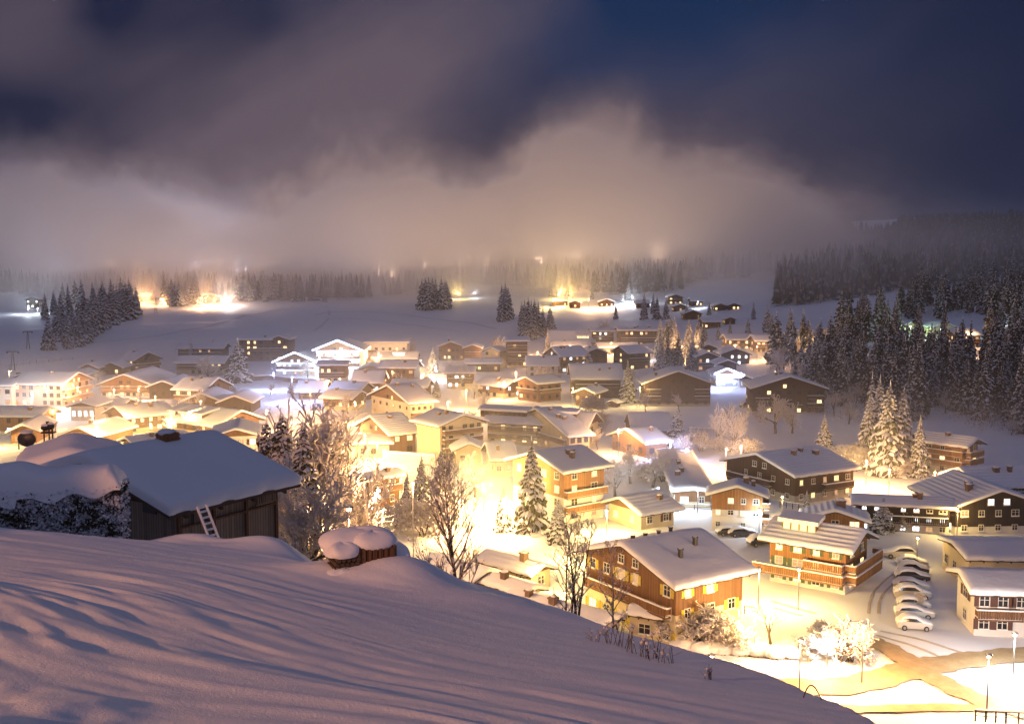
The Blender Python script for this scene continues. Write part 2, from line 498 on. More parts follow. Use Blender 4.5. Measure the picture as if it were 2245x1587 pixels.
def add_window(root, face, t, z, w, h, kind='', near=False, shut=None, A=0, B=0, out=.05):
    fm, pm, sm = win_parts(w, h, kind, near, shut)
    o = link_mesh('window', fm, root)
    if face == 'R': o.location = (t, -out, z); rz = 0
    elif face == 'L': o.location = (-out, t, z); rz = -pi / 2
    else: o.location = (A + out, t, z); rz = pi / 2
    o.rotation_euler = (0, 0, rz)
    if pm is not None: link_mesh('pane', pm, o)
    if sm is not None:
        a = link_mesh('shutter', sm, o); a.location = (w / 2 + .11, 0, 0)
        b = link_mesh('shutter', sm, o); b.location = (-w / 2 - .11 - w * .52, 0, 0)
    return o

def snow_sheet(L, G, pitch, oe, og, thick, seed, ribs=0.0, na=14, nb=22, round_=.5):
    """snow lying on a gable roof: a along the ridge, b across; returns MB in (a, b, z) with z=0 at eave line of the wall"""
    m = MB(); tp = tan(pitch); r2 = random.Random(seed)
    def roofz(b): return (G / 2 - abs(b)) * tp
    e = min(.3, thick)
    av = [-og - .02, -og - .02 + .001, -og + e * .6] + [-og + e + (L + 2 * og - 2 * e) * i / na for i in range(1, na)] + [L + og - e * .6, L + og + .019, L + og + .02]
    hb = G / 2 + oe
    bv = [-hb - .02, -hb - .019, -hb + e * .6] + [-hb + e + (2 * hb - 2 * e) * i / nb for i in range(1, nb)] + [hb - e * .6, hb + .019, hb + .02]
    k0 = len(m.v); sx = r2.uniform(0, 99)
    for i, a in enumerate(av):
        for j, b in enumerate(bv):
            ei = min(i, len(av) - 1 - i); ej = min(j, len(bv) - 1 - j); q = min(ei, ej)
            z = roofz(b) if abs(b) > .6 * round_ else roofz(.6 * round_) + (.6 * round_ - abs(b)) * tp * .35
            th = (0.0, .62, .93, 1.0)[min(q, 3)] * thick
            if q >= 1: th *= 1 + .10 * float(fbm(np.array(a / 3.1 + sx), np.array(b / 3.1), 2))
            if q >= 3 and ribs: th += ribs * sin(2 * pi * b / .95)
            bul = .10 * thick if q == 1 else 0
            aa = a - bul if i <= 1 else (a + bul if i >= len(av) - 2 else a)
            bb = b - bul if j <= 1 else (b + bul if j >= len(bv) - 2 else b)
            wob = .07 * sin(a * 2.3 + sx) + .05 * sin(a * 5.1 + 2 * sx)
            if j <= 1: bb -= wob * .8
            if j >= len(bv) - 2: bb += wob * .8
            m.v.append((aa, bb, z + th - (.03 if q == 0 else 0)))
    n, w = len(av), len(bv)
    for i in range(n - 1):
        for j in range(w - 1):
            k = k0 + i * w + j
            m.f.append((k, k + w, k + w + 1, k + 1)); m.mi.append(0)
    return m

def put_roof(root, ridge, A, B, Hw, pitch, oe=1.0, og=1.0, thick=.5, seed=0, ribs=0.0, deck=None, hi=False, gable=None, name='roof'):
    L, G = (A, B) if ridge == 'R' else (B, A)
    tp = tan(pitch)
    if ridge == 'R': mp = lambda a, b, z: (a, b + B / 2, z + Hw)
    else: mp = lambda a, b, z: (A / 2 - b, a, z + Hw)          # keeps faces the right way round
    d = MB(); th = .18
    for sgn in (-1, 1):
        p = []
        for zz in (0, th):
            for (a, bb) in ((-og, 0), (L + og, 0), (L + og, sgn * (G / 2 + oe)), (-og, sgn * (G / 2 + oe))):
                p.append(mp(a, bb, (G / 2 - abs(bb)) * tp + zz + .02))
        if sgn > 0: d.hexa(p)
        else: d.hexa([p[1], p[0], p[3], p[2], p[5], p[4], p[7], p[6]])
    # fascia and rafter tails
    for sgn in (-1, 1):
        nr = max(3, int(L / 1.6))
        for i in range(nr + 1):
            a = L * i / nr
            b0, b1 = G / 2 * .96, G / 2 + oe * .93
            p = [mp(a + da, sgn * bb, (G / 2 - bb) * tp + zz) for zz in (-.16, .015) for (da, bb) in ((-.07, b0), (.07, b0), (.07, b1), (-.07, b1))]
            d.hexa(p)
    roof = d.build(name, deck or DECK, root)
    sm = snow_sheet(L, G, pitch, oe, og, thick, seed, ribs, na=24 if hi else 8, nb=(int((G + 2 * oe) * 7) if ribs else 30) if hi else 14)
    sm.v = [mp(a, b, z + th + .03) for (a, b, z) in sm.v]
    if ridge != 'R' : pass
    so = sm.build('snow_cap', SNOW, roof, smooth=True)
    # gable walls
    if gable is not None:
        for a in (0, L):
            g = MB()
            t2 = .12
            a0, a1 = (a - .03, a + t2) if a == 0 else (a - t2, a + .03)
            p = [mp(a0, -G / 2, 0), mp(a0, G / 2, 0), mp(a0, 0, G / 2 * tp), mp(a1, -G / 2, 0), mp(a1, G / 2, 0), mp(a1, 0, G / 2 * tp)]
            g.face([p[0], p[1], p[2]]); g.face([p[5], p[4], p[3]])
            g.face([p[0], p[2], p[5], p[3]]); g.face([p[2], p[1], p[4], p[5]]); g.face([p[1], p[0], p[3], p[4]])
            g.build('gable', gable, root)
    return roof, mp, tp, G, L

def chimney(roof, mp, tp, G, a, b, kind='brick', hh=1.2, w=.7):
    m = MB(); z0 = (G / 2 - abs(b)) * tp - .3; z1 = z0 + .3 + .7 + hh
    c = mp(a, b, 0)
    def bx(r, za, zb, mi):
        zz = c[2]; m.box(c[0] - r, c[0] + r, c[1] - r, c[1] + r, zz + za, zz + zb, mi)
    if kind == 'pipe':
        m.tube((c[0], c[1], c[2] + z0), (c[0], c[1], c[2] + z1), w * .5, w * .5, 10, 0)
        m.tube((c[0], c[1], c[2] + z1 + .001), (c[0], c[1], c[2] + z1 + .12), w * .62, w * .62, 10, 0)
        m.sphere((c[0], c[1], c[2] + z1 + .13), w * .45, 8, 5, 1, .35)
        o = m.build('chimney', [METAL_DK, SNOW], roof)
    else:
        bx(w / 2, z0, z1, 0); bx(w / 2 + .1, z1 + .002, z1 + .14, 0)
        m.sphere((c[0], c[1], c[2] + z1 + .14), w * .62, 8, 5, 1, .55)
        o = m.build('chimney', [BRICK, SNOW], roof)
    return o

def balcony(root, face, t0, t1, z, dep=1.3, A=0, matl=None, solid=True):
    m = MB(); matl = matl or WOOD_BR
    if face == 'R': mp = lambda t, o, zz: (t, -o, zz)
    elif face == 'L': mp = lambda t, o, zz: (-o, t, zz)
    else: mp = lambda t, o, zz: (A + o, t, zz)
    def bx(ta, tb, oa, ob, za, zb, mi=0):
        p = [mp(a, b, c) for c in (za, zb) for (a, b) in ((ta, oa), (tb, oa), (tb, ob), (ta, ob))]
        if face != 'X': p = [p[1], p[0], p[3], p[2], p[5], p[4], p[7], p[6]]
        m.hexa(p, mi)
    bx(t0, t1, .05, dep, z - .16, z)
    n = max(2, int((t1 - t0) / .28))
    for i in range(n):
        a = t0 + (t1 - t0) * i / n
        bx(a + .03, a + (t1 - t0) / n - .02, dep - .06, dep - .01, z + .08, z + .95)
    bx(t0, t1, dep - .10, dep + .03, z + .951, z + 1.04)
    bx(t0, t1, dep - .13, dep + .06, z + 1.042, z + 1.20, 1)
    for e in (t0, t1 - .1):
        bx(e, e + .1, .06, dep - .11, z + .3, z + .95)
        bx(e - .03, e + .13, .06, dep - .11, z + .952, z + 1.12, 1)
    bx(t0 + .12, t1 - .12, .3, dep - .12, z + .004, z + .10, 1)
    return m.build('balcony', [matl, SNOW], root)

def dormer(root, ridge, A, B, Hw, pitch, a, w, bfrac, matl, lit='y', side=-1, h=1.1):
    """shed dormer on the slope facing us, placed at a along the ridge"""
    L, G = (A, B) if ridge == 'R' else (B, A); tp = tan(pitch)
    if ridge == 'R': mp = lambda p, b, z: (p, b + B / 2, z + Hw)
    else: mp = lambda p, b, z: (A / 2 - b, p, z + Hw)
    b0 = side * G / 2 * bfrac; b1 = side * G / 2 * .12
    z0 = (G / 2 - abs(b0)) * tp
    m = MB()
    top0 = z0 + h + .5; top1 = max((G / 2 - abs(b1)) * tp + .45, top0 + .5)
    m.hexa([mp(a, b0, z0), mp(a + w, b0, z0), mp(a + w, b1, z0), mp(a, b1, z0), mp(a, b0, top0), mp(a + w, b0, top0), mp(a + w, b1, top1), mp(a, b1, top1)], 0)
    o = side * .6
    m.hexa([mp(a - .5, b0 + o, top0 + .01), mp(a + w + .5, b0 + o, top0 + .01), mp(a + w + .5, b1, top1 + .12), mp(a - .5, b1, top1 + .12),
            mp(a - .5, b0 + o, top0 + .55), mp(a + w + .5, b0 + o, top0 + .55), mp(a + w + .5, b1, top1 + .6), mp(a - .5, b1, top1 + .6)], 1)
    q = mp(0, 0, 0)
    e = side * .03
    n = max(2, int(w / 1.1)); ww = w / n
    for i in range(n):
        c = a + i * ww
        m.face([mp(c + .12, b0 + e, z0 + .55), mp(c + ww - .12, b0 + e, z0 + .55), mp(c + ww - .12, b0 + e, top0 - .15), mp(c + .12, b0 + e, top0 - .15)], 2)
    return m.build('dormer', [matl, SNOW, LITS.get(lit, GLASS)], root)

def solve_len(C, dx, dy, px):
    u = (px - 1122.5) / F
    return (u * C.y - C.x) / (dx - u * dy)

PALETTES = {   # lower wall, upper wall, gable
    'dark': (PL_GREY, WOOD_DK, WOOD_DK), 'orange': (PL_WHITE, WOOD_OR, WOOD_OR), 'brown': (PL_CREAM, WOOD_BR, WOOD_BR),
    'white': (PL_WHITE, PL_WHITE, WOOD_BR), 'cream': (PL_CREAM, PL_CREAM, WOOD_BR), 'black': (PL_WHITE, WOOD_BK, WOOD_BK),
    'wood': (WOOD_BR, WOOD_BR, WOOD_BR), 'wooddark': (WOOD_DK, WOOD_DK, WOOD_DK), 'yellow': (PL_CREAM, PL_CREAM, PL_CREAM), 'pink': (PL_PINK, PL_PINK, WOOD_OR), 'barn': (WOOD_GR, WOOD_GR, WOOD_DK)}

def house(name, label, cat, short, cx, yb, ye, xR, xL, phi, ridge='R', pal='brown', split=.42, pitch=19, depth=12, oe=1.0, og=1.1,
          thick=.5, ribs=0.0, wr=None, wl=None, lit=.35, litk='w', chim=1, chk='brick', shut=None, balc=None, d=None, dorm=None,
          wsz=(1.0, 1.1), near=None, dmin=70, group=None, hi=None, floor=2.6, led=None, hmul=1.0, pitch_auto=None):
    rs = random.Random(hash_str(label))
    if d is None: C = hit(cx, yb, 0, dmin)
    else: C = at(cx, yb, d)
    s = C.y / F
    ph = R(phi); cr, sr = cos(ph), sin(ph)
    Hw = (yb - ye) * s * hmul
    A = solve_len(C, cr, sr, xR) if xR is not None else depth
    B = solve_len(C, -sr, cr, xL) if xL is not None else depth
    if not (2 < A < 60): print('!! A', label, A); A = min(max(A, 4), 40)
    if not (2 < B < 60): print('!! B', label, B); B = min(max(B, 4), 40)
    if near is None: near = C.y < 215
    if hi is None: hi = C.y < 190
    root = empty(name, C, ph)
    tag(root, label, cat, group)
    HOUSES.append((C.x + (A * cr - B * sr) / 2, C.y + (A * sr + B * cr) / 2, short))
    lo, up, ga = PALETTES[pal]
    hs = Hw * split
    m = MB()
    if lo is up:
        m.box(0, A, 0, B, -3, Hw); m.build('wall', lo, root)
    else:
        m.box(0, A, 0, B, -3, hs); m.build('wall', lo, root)
        m = MB(); m.box(-.05, A + .05, -.05, B + .05, hs + .003, Hw); m.build('timber_wall', up, root)
    roof, mp, tp, G, L = put_roof(root, ridge, A, B, Hw, R(pitch), oe, og, thick, rs.randint(0, 999), ribs, hi=hi, gable=ga)
    for i in range(chim):
        a = L * (.2 + .6 * rs.random()); b = G * rs.uniform(.05, .32) * (-1 if ridge == 'R' else 1)
        chimney(roof, mp, tp, G, a, b, chk, rs.uniform(.3, .9), rs.uniform(.6, .95))
    nf = max(1, int(round(Hw / floor)))
    def fill(face, length, n):
        if n == 0: return
        nn = n if n else max(1, int(length / 3.0))
        for k in range(nf):
            z = Hw / nf * k + Hw / nf * .30
            if z + wsz[1] > Hw - .1: z = Hw - wsz[1] - .15
            for i in range(nn):
                if rs.random() < .12: continue
                t = length * (i + .5) / nn
                kd = litk if rs.random() < lit else ''
                if kd and rs.random() < .25: kd = 'd'
                ww = wsz[0] * rs.choice((.8, 1, 1, 1.3)); ww = min(ww, length / nn * .5)
                add_window(root, face, t, z, ww, wsz[1], kd, near, shut if rs.random() < .8 else None, A, B, .055)
    fill('R', A, wr); fill('L', B, wl)
    # openings in the gable triangle
    if G * tp / 2 > 2.2 and G > 7:
        for dx in ((-1.3, 1.3) if G > 12 else (0,)):
            f = 'L' if ridge == 'R' else 'R'
            add_window(root, f, G / 2 + dx, Hw + .15, .9, .95, litk if rs.random() < lit else '', near, None, A, B, .085)
    if balc is None and Hw > 4.2 and lo is not PL_WHITE and rs.random() < .6 and name in ('chalet', 'house', 'apartment_building'):
        fa = 'R' if A * cr > B * sr else 'L'
        balc = [(fa, .04, .96, rs.choice((.42, .48, .55)), .95)]
    for bc in (balc or []):
        fa, f0, f1, fz, dep = bc
        ln = A if fa == 'R' else B
        balcony(root, fa, f0 * ln, f1 * ln, fz * Hw, dep, A, ga if ga in (WOOD_OR, WOOD_BR, WOOD_DK, WOOD_BK) else WOOD_BR)
    for dm in (dorm or []):
        dormer(root, ridge, A, B, Hw, R(pitch), dm[0] * L, dm[1], dm[2], up if up in (WOOD_BR, WOOD_DK, WOOD_OR) else WOOD_BR, dm[3], dm[4] if len(dm) > 4 else (-1 if ridge == 'R' else 1))
    if led:
        m = MB(); r = .16
        for sgn in (-1, 1):
            if ridge == 'L':
                p0 = mp(-og - .12, 0, G / 2 * tp + .75); p1 = mp(-og - .12, sgn * (G / 2 + oe), -oe * tp + .75)
            else:
                p0 = mp(-og - .12, 0, G / 2 * tp + .75); p1 = mp(-og - .12, sgn * (G / 2 + oe), -oe * tp + .75)
            m.tube(p0, p1, r, r, 6)
        for k in range(1, nf + 1):
            z = Hw * k / nf - .3
            m.tube((0, -.25, z), (A, -.25, z), .09, .09, 5)
        m.build('light_strip', led, root)
    return root, C, A, B, Hw, roof, mp, tp, G, L
def hash_str(s):
    h = 7
    for c in s: h = (h * 131 + ord(c)) % 1000003
    return h
#@@END1
#@@BODY2
# ------------------------------------------------------------------ houses
WARM = (1.0, .54, .22); YEL = (1.0, .66, .21); COOL = (.80, .90, 1.0); BLUE = (.45, .55, 1.0); GREEN = (.62, 1.0, .55); ORG = (1.0, .50, .20); LILAC = (.84, .78, 1.0); PEACH = (1.0, .66, .45)
LED_W = mat_emit('led_outline_white', (.50, .62, 1.0), 14)
H = house
# name, label, category, short description, corner px, base y, eave y, right px, left px, bearing, ridge ...
NEAR = H('chalet', 'large chalet with brown timber gable, yellow louvred shutters and two black flue pipes', 'chalet', 'chalet with yellow shutters',
  1480, 1425, 1272, 1638, 1290, 33, 'R', 'brown', .52, 17, wr=3, wl=6, lit=.45, litk='w', chim=0, shut='y', oe=1.3, og=1.3, thick=.55, wsz=(1.0, 1.15), hi=True)
for _a, _b, _h, _w in [(.35, .30, .9, .62), (.72, .20, .9, .62), (.12, -.05, .3, .5), (.32, -.06, .3, .5), (.5, -.04, .35, .45), (.7, -.05, .5, .5)]:
    chimney(NEAR[5], NEAR[6], NEAR[7], NEAR[8], _a * NEAR[9], -_b * NEAR[8], 'pipe', _h, _w)
H('chalet', 'orange timber chalet with wraparound wooden balconies, green shutters and a lit roof dormer', 'chalet', 'chalet with green shutters',
  1852, 1304, 1200, 1915, 1700, 53, 'L', 'orange', .50, 20, wr=2, wl=4, lit=.75, litk='w', chim=0, shut='g', oe=1.2, og=1.3, thick=.5, ribs=.045,
  balc=[('L', 0, .50, .50, 1.4), ('L', -.02, 1.18, .27, 1.6), ('R', -.05, 1.3, .50, 1.5), ('R', -.05, 1.25, .27, 1.6)], dorm=[(.45, 4.6, .62, 'y', 1)], floor=2.1, wsz=(.95, 1.0), hi=True)
H('chalet', 'small orange plank chalet on a tall white ground floor beside the snowy yard', 'chalet', 'small orange plank chalet',
  1670, 1167, 1085, 1707, 1568, 77, 'R', 'orange', .58, 18, wr=1, wl=4, lit=.5, litk='w', chim=2, chk='brick', balc=[('R', 0, 1, .62, 1.2), ('R', 0, 1, .2, 1.3)], floor=2.3, wsz=(.8, .8), hi=True)
H('chalet', 'low chalet with grey snowy roof and three small chimneys behind the green-shuttered chalet', 'chalet', 'low three-chimney chalet',
  1893, 1195, 1140, 1906, 1780, 76, 'R', 'orange', .3, 17, wr=1, wl=3, lit=.2, chim=3, ribs=.04, hi=True, floor=2.4)
H('apartment_building', 'long dark apartment house with half-timbered stair tower and curved snowy roof', 'apartment building', 'long dark apartment house',
  1742, 1106, 1042, 1880, 1600, 30, 'R', 'dark', .3, 15, wr=5, wl=5, lit=.5, litk='y', chim=3, ribs=.05, balc=[('L', .3, .95, .45, 1.1), ('R', .45, .95, .40, 1.1)], floor=2.4, wsz=(.8, .9), hi=True)
H('apartment_building', 'near-black timber block with white lit windows and long wavy snow roof', 'apartment building', 'near-black timber block',
  2080, 1174, 1110, 2100, 1893, 76, 'L', 'black', .32, 13, wr=0, wl=7, lit=.8, litk='c', chim=2, ribs=.05, depth=13, oe=1.2, floor=1.75, wsz=(.75, .75), hi=True, balc=[('L', .02, .62, .40, .9)])
H('chalet', 'near-black gabled chalet with two tall lit windows high in its gable', 'chalet', 'near-black gabled chalet',
  2094, 1174, 1108, 2300, None, 4, 'L', 'black', .30, 19, wr=5, lit=.45, litk='c', chim=2, depth=14, ribs=.05, floor=2.2, wsz=(.85, .95), hi=True)
H('chalet', 'snowy-roofed chalet rising behind the near-black gabled chalet', 'chalet', 'chalet behind the near-black gable',
  2150, 1120, 1066, 2330, None, 8, 'R', 'dark', .3, 20, wr=3, depth=11, chim=2, lit=.2, hi=True, ribs=.04)
H('house', 'low building with flat-pitched snow roof and thin black flue beside the car park', 'house', 'low flat-pitched building',
  2122, 1290, 1224, 2360, None, -4, 'R', 'cream', .4, 8, wr=3, depth=10, chim=1, chk='pipe', lit=.1, oe=.6, og=.6, hi=True)
H('house', 'white house with brown shutters and a grey balcony under a thick blue snow roof', 'house', 'white house with brown shutters',
  2135, 1392, 1288, 2330, 2122, -7, 'R', 'white', .5, 14, wr=4, wl=1, lit=.2, litk='w', chim=0, shut='b', depth=8, oe=1.4, og=1.0, thick=.6, balc=[('R', .0, .62, .42, 1.1)], floor=3.0, wsz=(1.2, 1.2), hi=True)
H('apartment_building', 'brown timber apartment block with stacked wooden balconies at the forest edge', 'apartment building', 'stacked-balcony block',
  2113, 1045, 974, 2154, 2030, 40, 'L', 'orange', .25, 19, wr=2, wl=3, lit=.4, litk='w', chim=1, ribs=.05, oe=1.6, og=1.4,
  balc=[('L', -.02, .8, .62, 1.3), ('L', -.02, .8, .30, 1.3), ('R', 0, 1.1, .62, 1.3), ('R', 0, 1.1, .38, 1.3), ('R', 0, 1.1, .1, 1.3)], floor=2.4, hi=True)
H('apartment_building', 'building with a long curved snow roof and clustered vents left of the dark apartments', 'apartment building', 'long curved-roof building',
  1481, 1112, 1078, 1564, None, -4, 'L', 'brown', .4, 6, wr=2, depth=40, lit=.5, litk='c', chim=4, thick=.7, oe=.8, og=.6, floor=3.2, hi=True)
H('chalet', 'big brick-red chalet lit glaring yellow with three chimneys behind the tallest spruce', 'chalet', 'big yellow-lit chalet',
  1236, 1150, 1030, 1326, 1126, 38, 'R', 'orange', .50, 17, wr=2, wl=4, lit=.5, litk='y', chim=3, oe=1.2, og=1.2, floor=2.5, balc=[('R', 0, 1, .50, 1.1), ('R', 0, .95, .22, 1.1)], hi=True)
H('chalet', 'low cream chalet with red shutter under a ribbed snow roof in yellow light', 'chalet', 'low cream chalet',
  1405, 1162, 1122, 1483, 1338, 33, 'R', 'cream', .4, 19, wr=2, wl=2, lit=.3, litk='y', chim=1, oe=1.3, og=1.2, hi=True, ribs=.03, shut='b')
H('chalet', 'brown chalet with blue glow at its corner above the frosted garden', 'chalet', 'blue-cornered chalet',
  1417, 1004, 971, 1466, 1345, 30, 'R', 'wood', .4, 18, wr=2, wl=3, lit=.3, litk='w', chim=1)
H('barn', 'long low shed with a smooth pink-lit snow roof in the open field', 'barn', 'long low shed',
  1386, 958, 943, 1476, None, 0, 'R', 'wood', .4, 22, wr=0, depth=15, lit=0, chim=0, oe=.6, og=.4)
H('apartment_building', 'tall apartment block with pale plain end wall and dark balconied gable side', 'apartment building', 'pale-walled apartment block',
  965, 1012, 931, 1056, 912, 38, 'L', 'yellow', .4, 17, wr=6, wl=0, lit=.12, litk='y', chim=2, oe=1.2, og=1.2, floor=2.2, wsz=(.9, 1.0),
  balc=[('R', .05, .97, .72, 1.0), ('R', .05, .97, .48, 1.0), ('R', .05, .97, .24, 1.0)])
H('apartment_building', 'cream building with a dark band under the gable and a projecting pale stair wall', 'apartment building', 'dark-banded cream building',
  900, 926, 884, 949, 812, 35, 'R', 'cream', .72, 18, wr=4, wl=6, lit=.15, litk='y', chim=2, floor=2.6, wsz=(.6, .7), balc=[('R', .02, .98, .3, .9)])
H('chalet', 'brown chalet with horizontally ribbed snow roof below the dark-banded building', 'chalet', 'ribbed-roof brown chalet',
  857, 1000, 951, 909, 782, 35, 'R', 'wood', .4, 20, wr=2, wl=4, lit=.4, litk='y', chim=1, ribs=.10, oe=1.1, og=1.1, hi=True, balc=[('L', .1, .9, .5, .9)])
H('apartment_building', 'long cream apartment building with many roof vents and dormers, gabled at its end', 'apartment building', 'long vented apartment building',
  1283, 985, 934, 1313, 1068, 68, 'L', 'cream', .5, 26, wr=3, wl=9, lit=.35, litk='w', chim=6, ribs=.05, thick=.35,
  balc=[('L', .45, .98, .62, 1.0), ('L', .45, .98, .28, 1.0), ('R', 0, 1, .5, 1.1)], dorm=[(.62, 12, .7, '', 1), (.12, 6, .6, '', 1)], floor=2.3)
H('apartment_building', 'broad pale gabled building with big roof chimney in front of the long apartments', 'apartment building', 'broad pale gabled building',
  1248, 998, 956, 1294, 1122, 26, 'R', 'yellow', .4, 16, wr=3, wl=4, lit=.3, litk='c', chim=3, oe=1.0, og=1.0)
H('chalet', 'wide dark timber house with one broad plain snow roof and a tiny roof box', 'chalet', 'wide dark timber house',
  1258, 872, 830, 1362, None, 1, 'R', 'wooddark', .3, 24, wr=6, depth=17, lit=.12, chim=2)
H('chalet', 'small dark chalet with lit ground-floor windows in front of the wide timber house', 'chalet', 'small dark chalet',
  1302, 884, 862, 1326, 1263, 66, 'R', 'wooddark', .3, 22, wr=1, wl=4, lit=.8, litk='w', chim=1, d=318)
H('shed', 'little dark garden shed with snow roof near the tall conifer', 'shed', 'little garden shed',
  1352, 893, 884, 1362, 1335, 60, 'R', 'wooddark', .3, 24, wr=0, wl=1, lit=0, chim=0, oe=.5, og=.5, thick=.4)
H('apartment_building', 'broad-gabled apartment chalet with dark centre and white half-timbered side bays', 'apartment building', 'dark-centred gable house',
  1414, 890, 840, 1560, None, 0, 'L', 'dark', .12, 20, wr=7, depth=13, lit=.12, litk='w', chim=1, floor=2.3, wsz=(1.0, 1.0), oe=1.2,
  balc=[('R', .02, .24, .60, 1.0), ('R', .76, .98, .60, 1.0), ('R', .02, .24, .30, 1.0), ('R', .76, .98, .30, 1.0)])
H('apartment_building', 'broad-gabled dark chalet with three lit gable windows next to the ravine woods', 'apartment building', 'gable house by the woods',
  1652, 908, 850, 1812, None, -3, 'L', 'dark', .12, 18, wr=7, depth=13, lit=.22, litk='w', chim=2, floor=2.4, wsz=(1.0, 1.0), oe=1.2,
  balc=[('R', .76, .98, .60, 1.0), ('R', .76, .98, .30, 1.0), ('R', .02, .22, .50, 1.0)])
H('house', 'small white house with a plain rectangular snow roof beside a yellow street lamp', 'house', 'small white house',
  1155, 828, 802, 1224, None, 0, 'R', 'white', .5, 24, wr=3, depth=13, lit=.1, chim=1, oe=.6, og=.5)
H('apartment_building', 'brown balconied chalet with wide snowy eaves below the small white house', 'apartment building', 'balconied brown chalet',
  1180, 882, 841, 1230, 1136, 40, 'R', 'wood', .3, 17, wr=3, wl=3, lit=.3, litk='w', chim=0, balc=[('L', .05, .95, .5, 1), ('R', .05, .95, .5, 1)], floor=2.5)
H('chalet', 'chalet of dark upper floor and thick snow roof above the parked lights', 'chalet', 'thick-roofed dark chalet',
  1107, 874, 847, 1144, 1047, 54, 'L', 'brown', .4, 20, wr=2, wl=4, lit=.45, litk='c', chim=2)
H('chalet', 'brown block with three white-lit stair windows and bright gable front', 'chalet', 'stair-window block',
  1230, 818, 781, 1287, 1197, 25, 'R', 'wood', .3, 24, wr=4, wl=2, lit=.5, litk='c', chim=2)
H('chalet', 'tall brown gabled chalet behind a frosted tree', 'chalet', 'tall brown gabled chalet',
  1284, 812, 774, 1332, None, 4, 'L', 'wooddark', .3, 22, wr=3, depth=14, lit=.1, chim=1)
H('chalet', 'big dark chalet with one bright gable window close to the dense grove', 'chalet', 'big dark chalet',
  1378, 812, 774, 1426, 1346, 24, 'R', 'wooddark', .3, 20, wr=3, wl=3, lit=.3, litk='w', chim=0)
H('chalet', 'long brown chalet with steep snow roof and small lit dormer', 'chalet', 'steep-roofed long chalet',
  1206, 765, 748, 1302, None, 0, 'R', 'wooddark', .3, 32, wr=5, depth=15, lit=.2, chim=0, dorm=[(.62, 6, .8, 'w')])
H('apartment_building', 'plain dark rectangular block with one white lamp at its door', 'apartment building', 'plain dark rectangular block',
  1298, 756, 727, 1346, None, 0, 'R', 'wooddark', .3, 8, wr=4, depth=14, lit=.2, litk='c', chim=0)
H('apartment_building', 'long dark timber apartment block with a single gabled end bay', 'apartment building', 'single-bay dark apartment block',
  1358, 760, 725, 1444, None, 0, 'R', 'wooddark', .3, 10, wr=8, depth=14, lit=.3, litk='w', chim=4, thick=.5)
H('house', 'long low house with yellow-lit wall and small gabled end', 'house', 'low yellow-walled house',
  1212, 777, 760, 1292, None, 0, 'R', 'yellow', .4, 20, wr=7, depth=11, lit=.3, litk='y', chim=1)
H('house', 'low yellow-lit terrace beneath the dark apartment block', 'house', 'low yellow-lit terrace',
  1314, 778, 762, 1396, None, 0, 'R', 'yellow', .4, 18, wr=7, depth=10, lit=.5, litk='w', chim=0)
H('chalet', 'large brown chalet with three overlapping gables below the ski meadow', 'chalet', 'triple-gabled chalet',
  962, 790, 760, 1016, None, 0, 'L', 'wood', .3, 20, wr=6, depth=14, lit=.25, chim=1)
H('chalet', 'brown gabled wing adjoining the triple-gabled chalet', 'chalet', 'brown gabled wing',
  1018, 792, 763, 1054, None, 0, 'L', 'wood', .3, 20, wr=3, depth=13, lit=.2, chim=0)
H('apartment_building', 'bright orange-lit apartment building with stacked balconies beside a frosted round tree', 'apartment building', 'orange-lit balcony building',
  1112, 806, 748, 1156, None, 2, 'R', 'brown', .1, 10, wr=4, depth=13, lit=.5, litk='w', chim=0, balc=[('R', 0, 1, .75, .9), ('R', 0, 1, .5, .9), ('R', 0, 1, .25, .9)], floor=4)
H('house', 'yellow house with gable end lit from the street', 'house', 'yellow gable-end house',
  1095, 806, 770, 1110, 1062, 60, 'R', 'yellow', .4, 20, wr=0, wl=3, lit=.2, chim=0)
H('house', 'low dark house with thick white roof and two lit windows above the frosted round tree', 'house', 'low dark white-roofed house',
  1024, 815, 797, 1096, None, 0, 'R', 'wooddark', .4, 12, wr=4, depth=11, lit=.5, litk='y', chim=0)
H('house', 'dark house over a white-lit shop floor by the frosted round tree', 'house', 'house over lit shop floor',
  980, 852, 818, 1036, None, 0, 'R', 'brown', .35, 12, wr=4, depth=13, lit=.6, litk='c', chim=0)
H('hotel', 'tall white hotel outlined with glowing strings of blue-white lights', 'hotel', 'tall light-outlined hotel',
  694, 822, 768, 788, None, 0, 'L', 'white', .4, 22, wr=8, depth=22, lit=.8, litk='c', chim=0, led=LED_W, floor=2.8, oe=1.4, balc=[('R', .02, .98, .66, 1), ('R', .02, .98, .38, 1)])
H('hotel', 'lower hotel wing with light-outlined gable and blue spotlit side', 'hotel', 'lower light-outlined hotel wing',
  606, 824, 794, 688, None, -3, 'L', 'white', .4, 24, wr=7, depth=18, lit=.8, litk='b', chim=0, led=LED_W, floor=2.8, oe=1.4, balc=[('R', .02, .98, .5, 1)])
H('apartment_building', 'long brown apartment house with gabled end above the glowing hotel', 'apartment building', 'long brown apartment house',
  525, 792, 745, 592, None, 0, 'R', 'wood', .3, 10, wr=5, depth=13, lit=.35, chim=1, balc=[('R', .3, 1, .5, 1)])
H('apartment_building', 'gabled brown bay with lit windows and balcony lights next to the glowing hotel', 'apartment building', 'gabled brown bay',
  594, 792, 744, 630, None, 0, 'L', 'wood', .3, 20, wr=3, depth=15, lit=.5, chim=0, balc=[('R', 0, 1, .5, 1)])
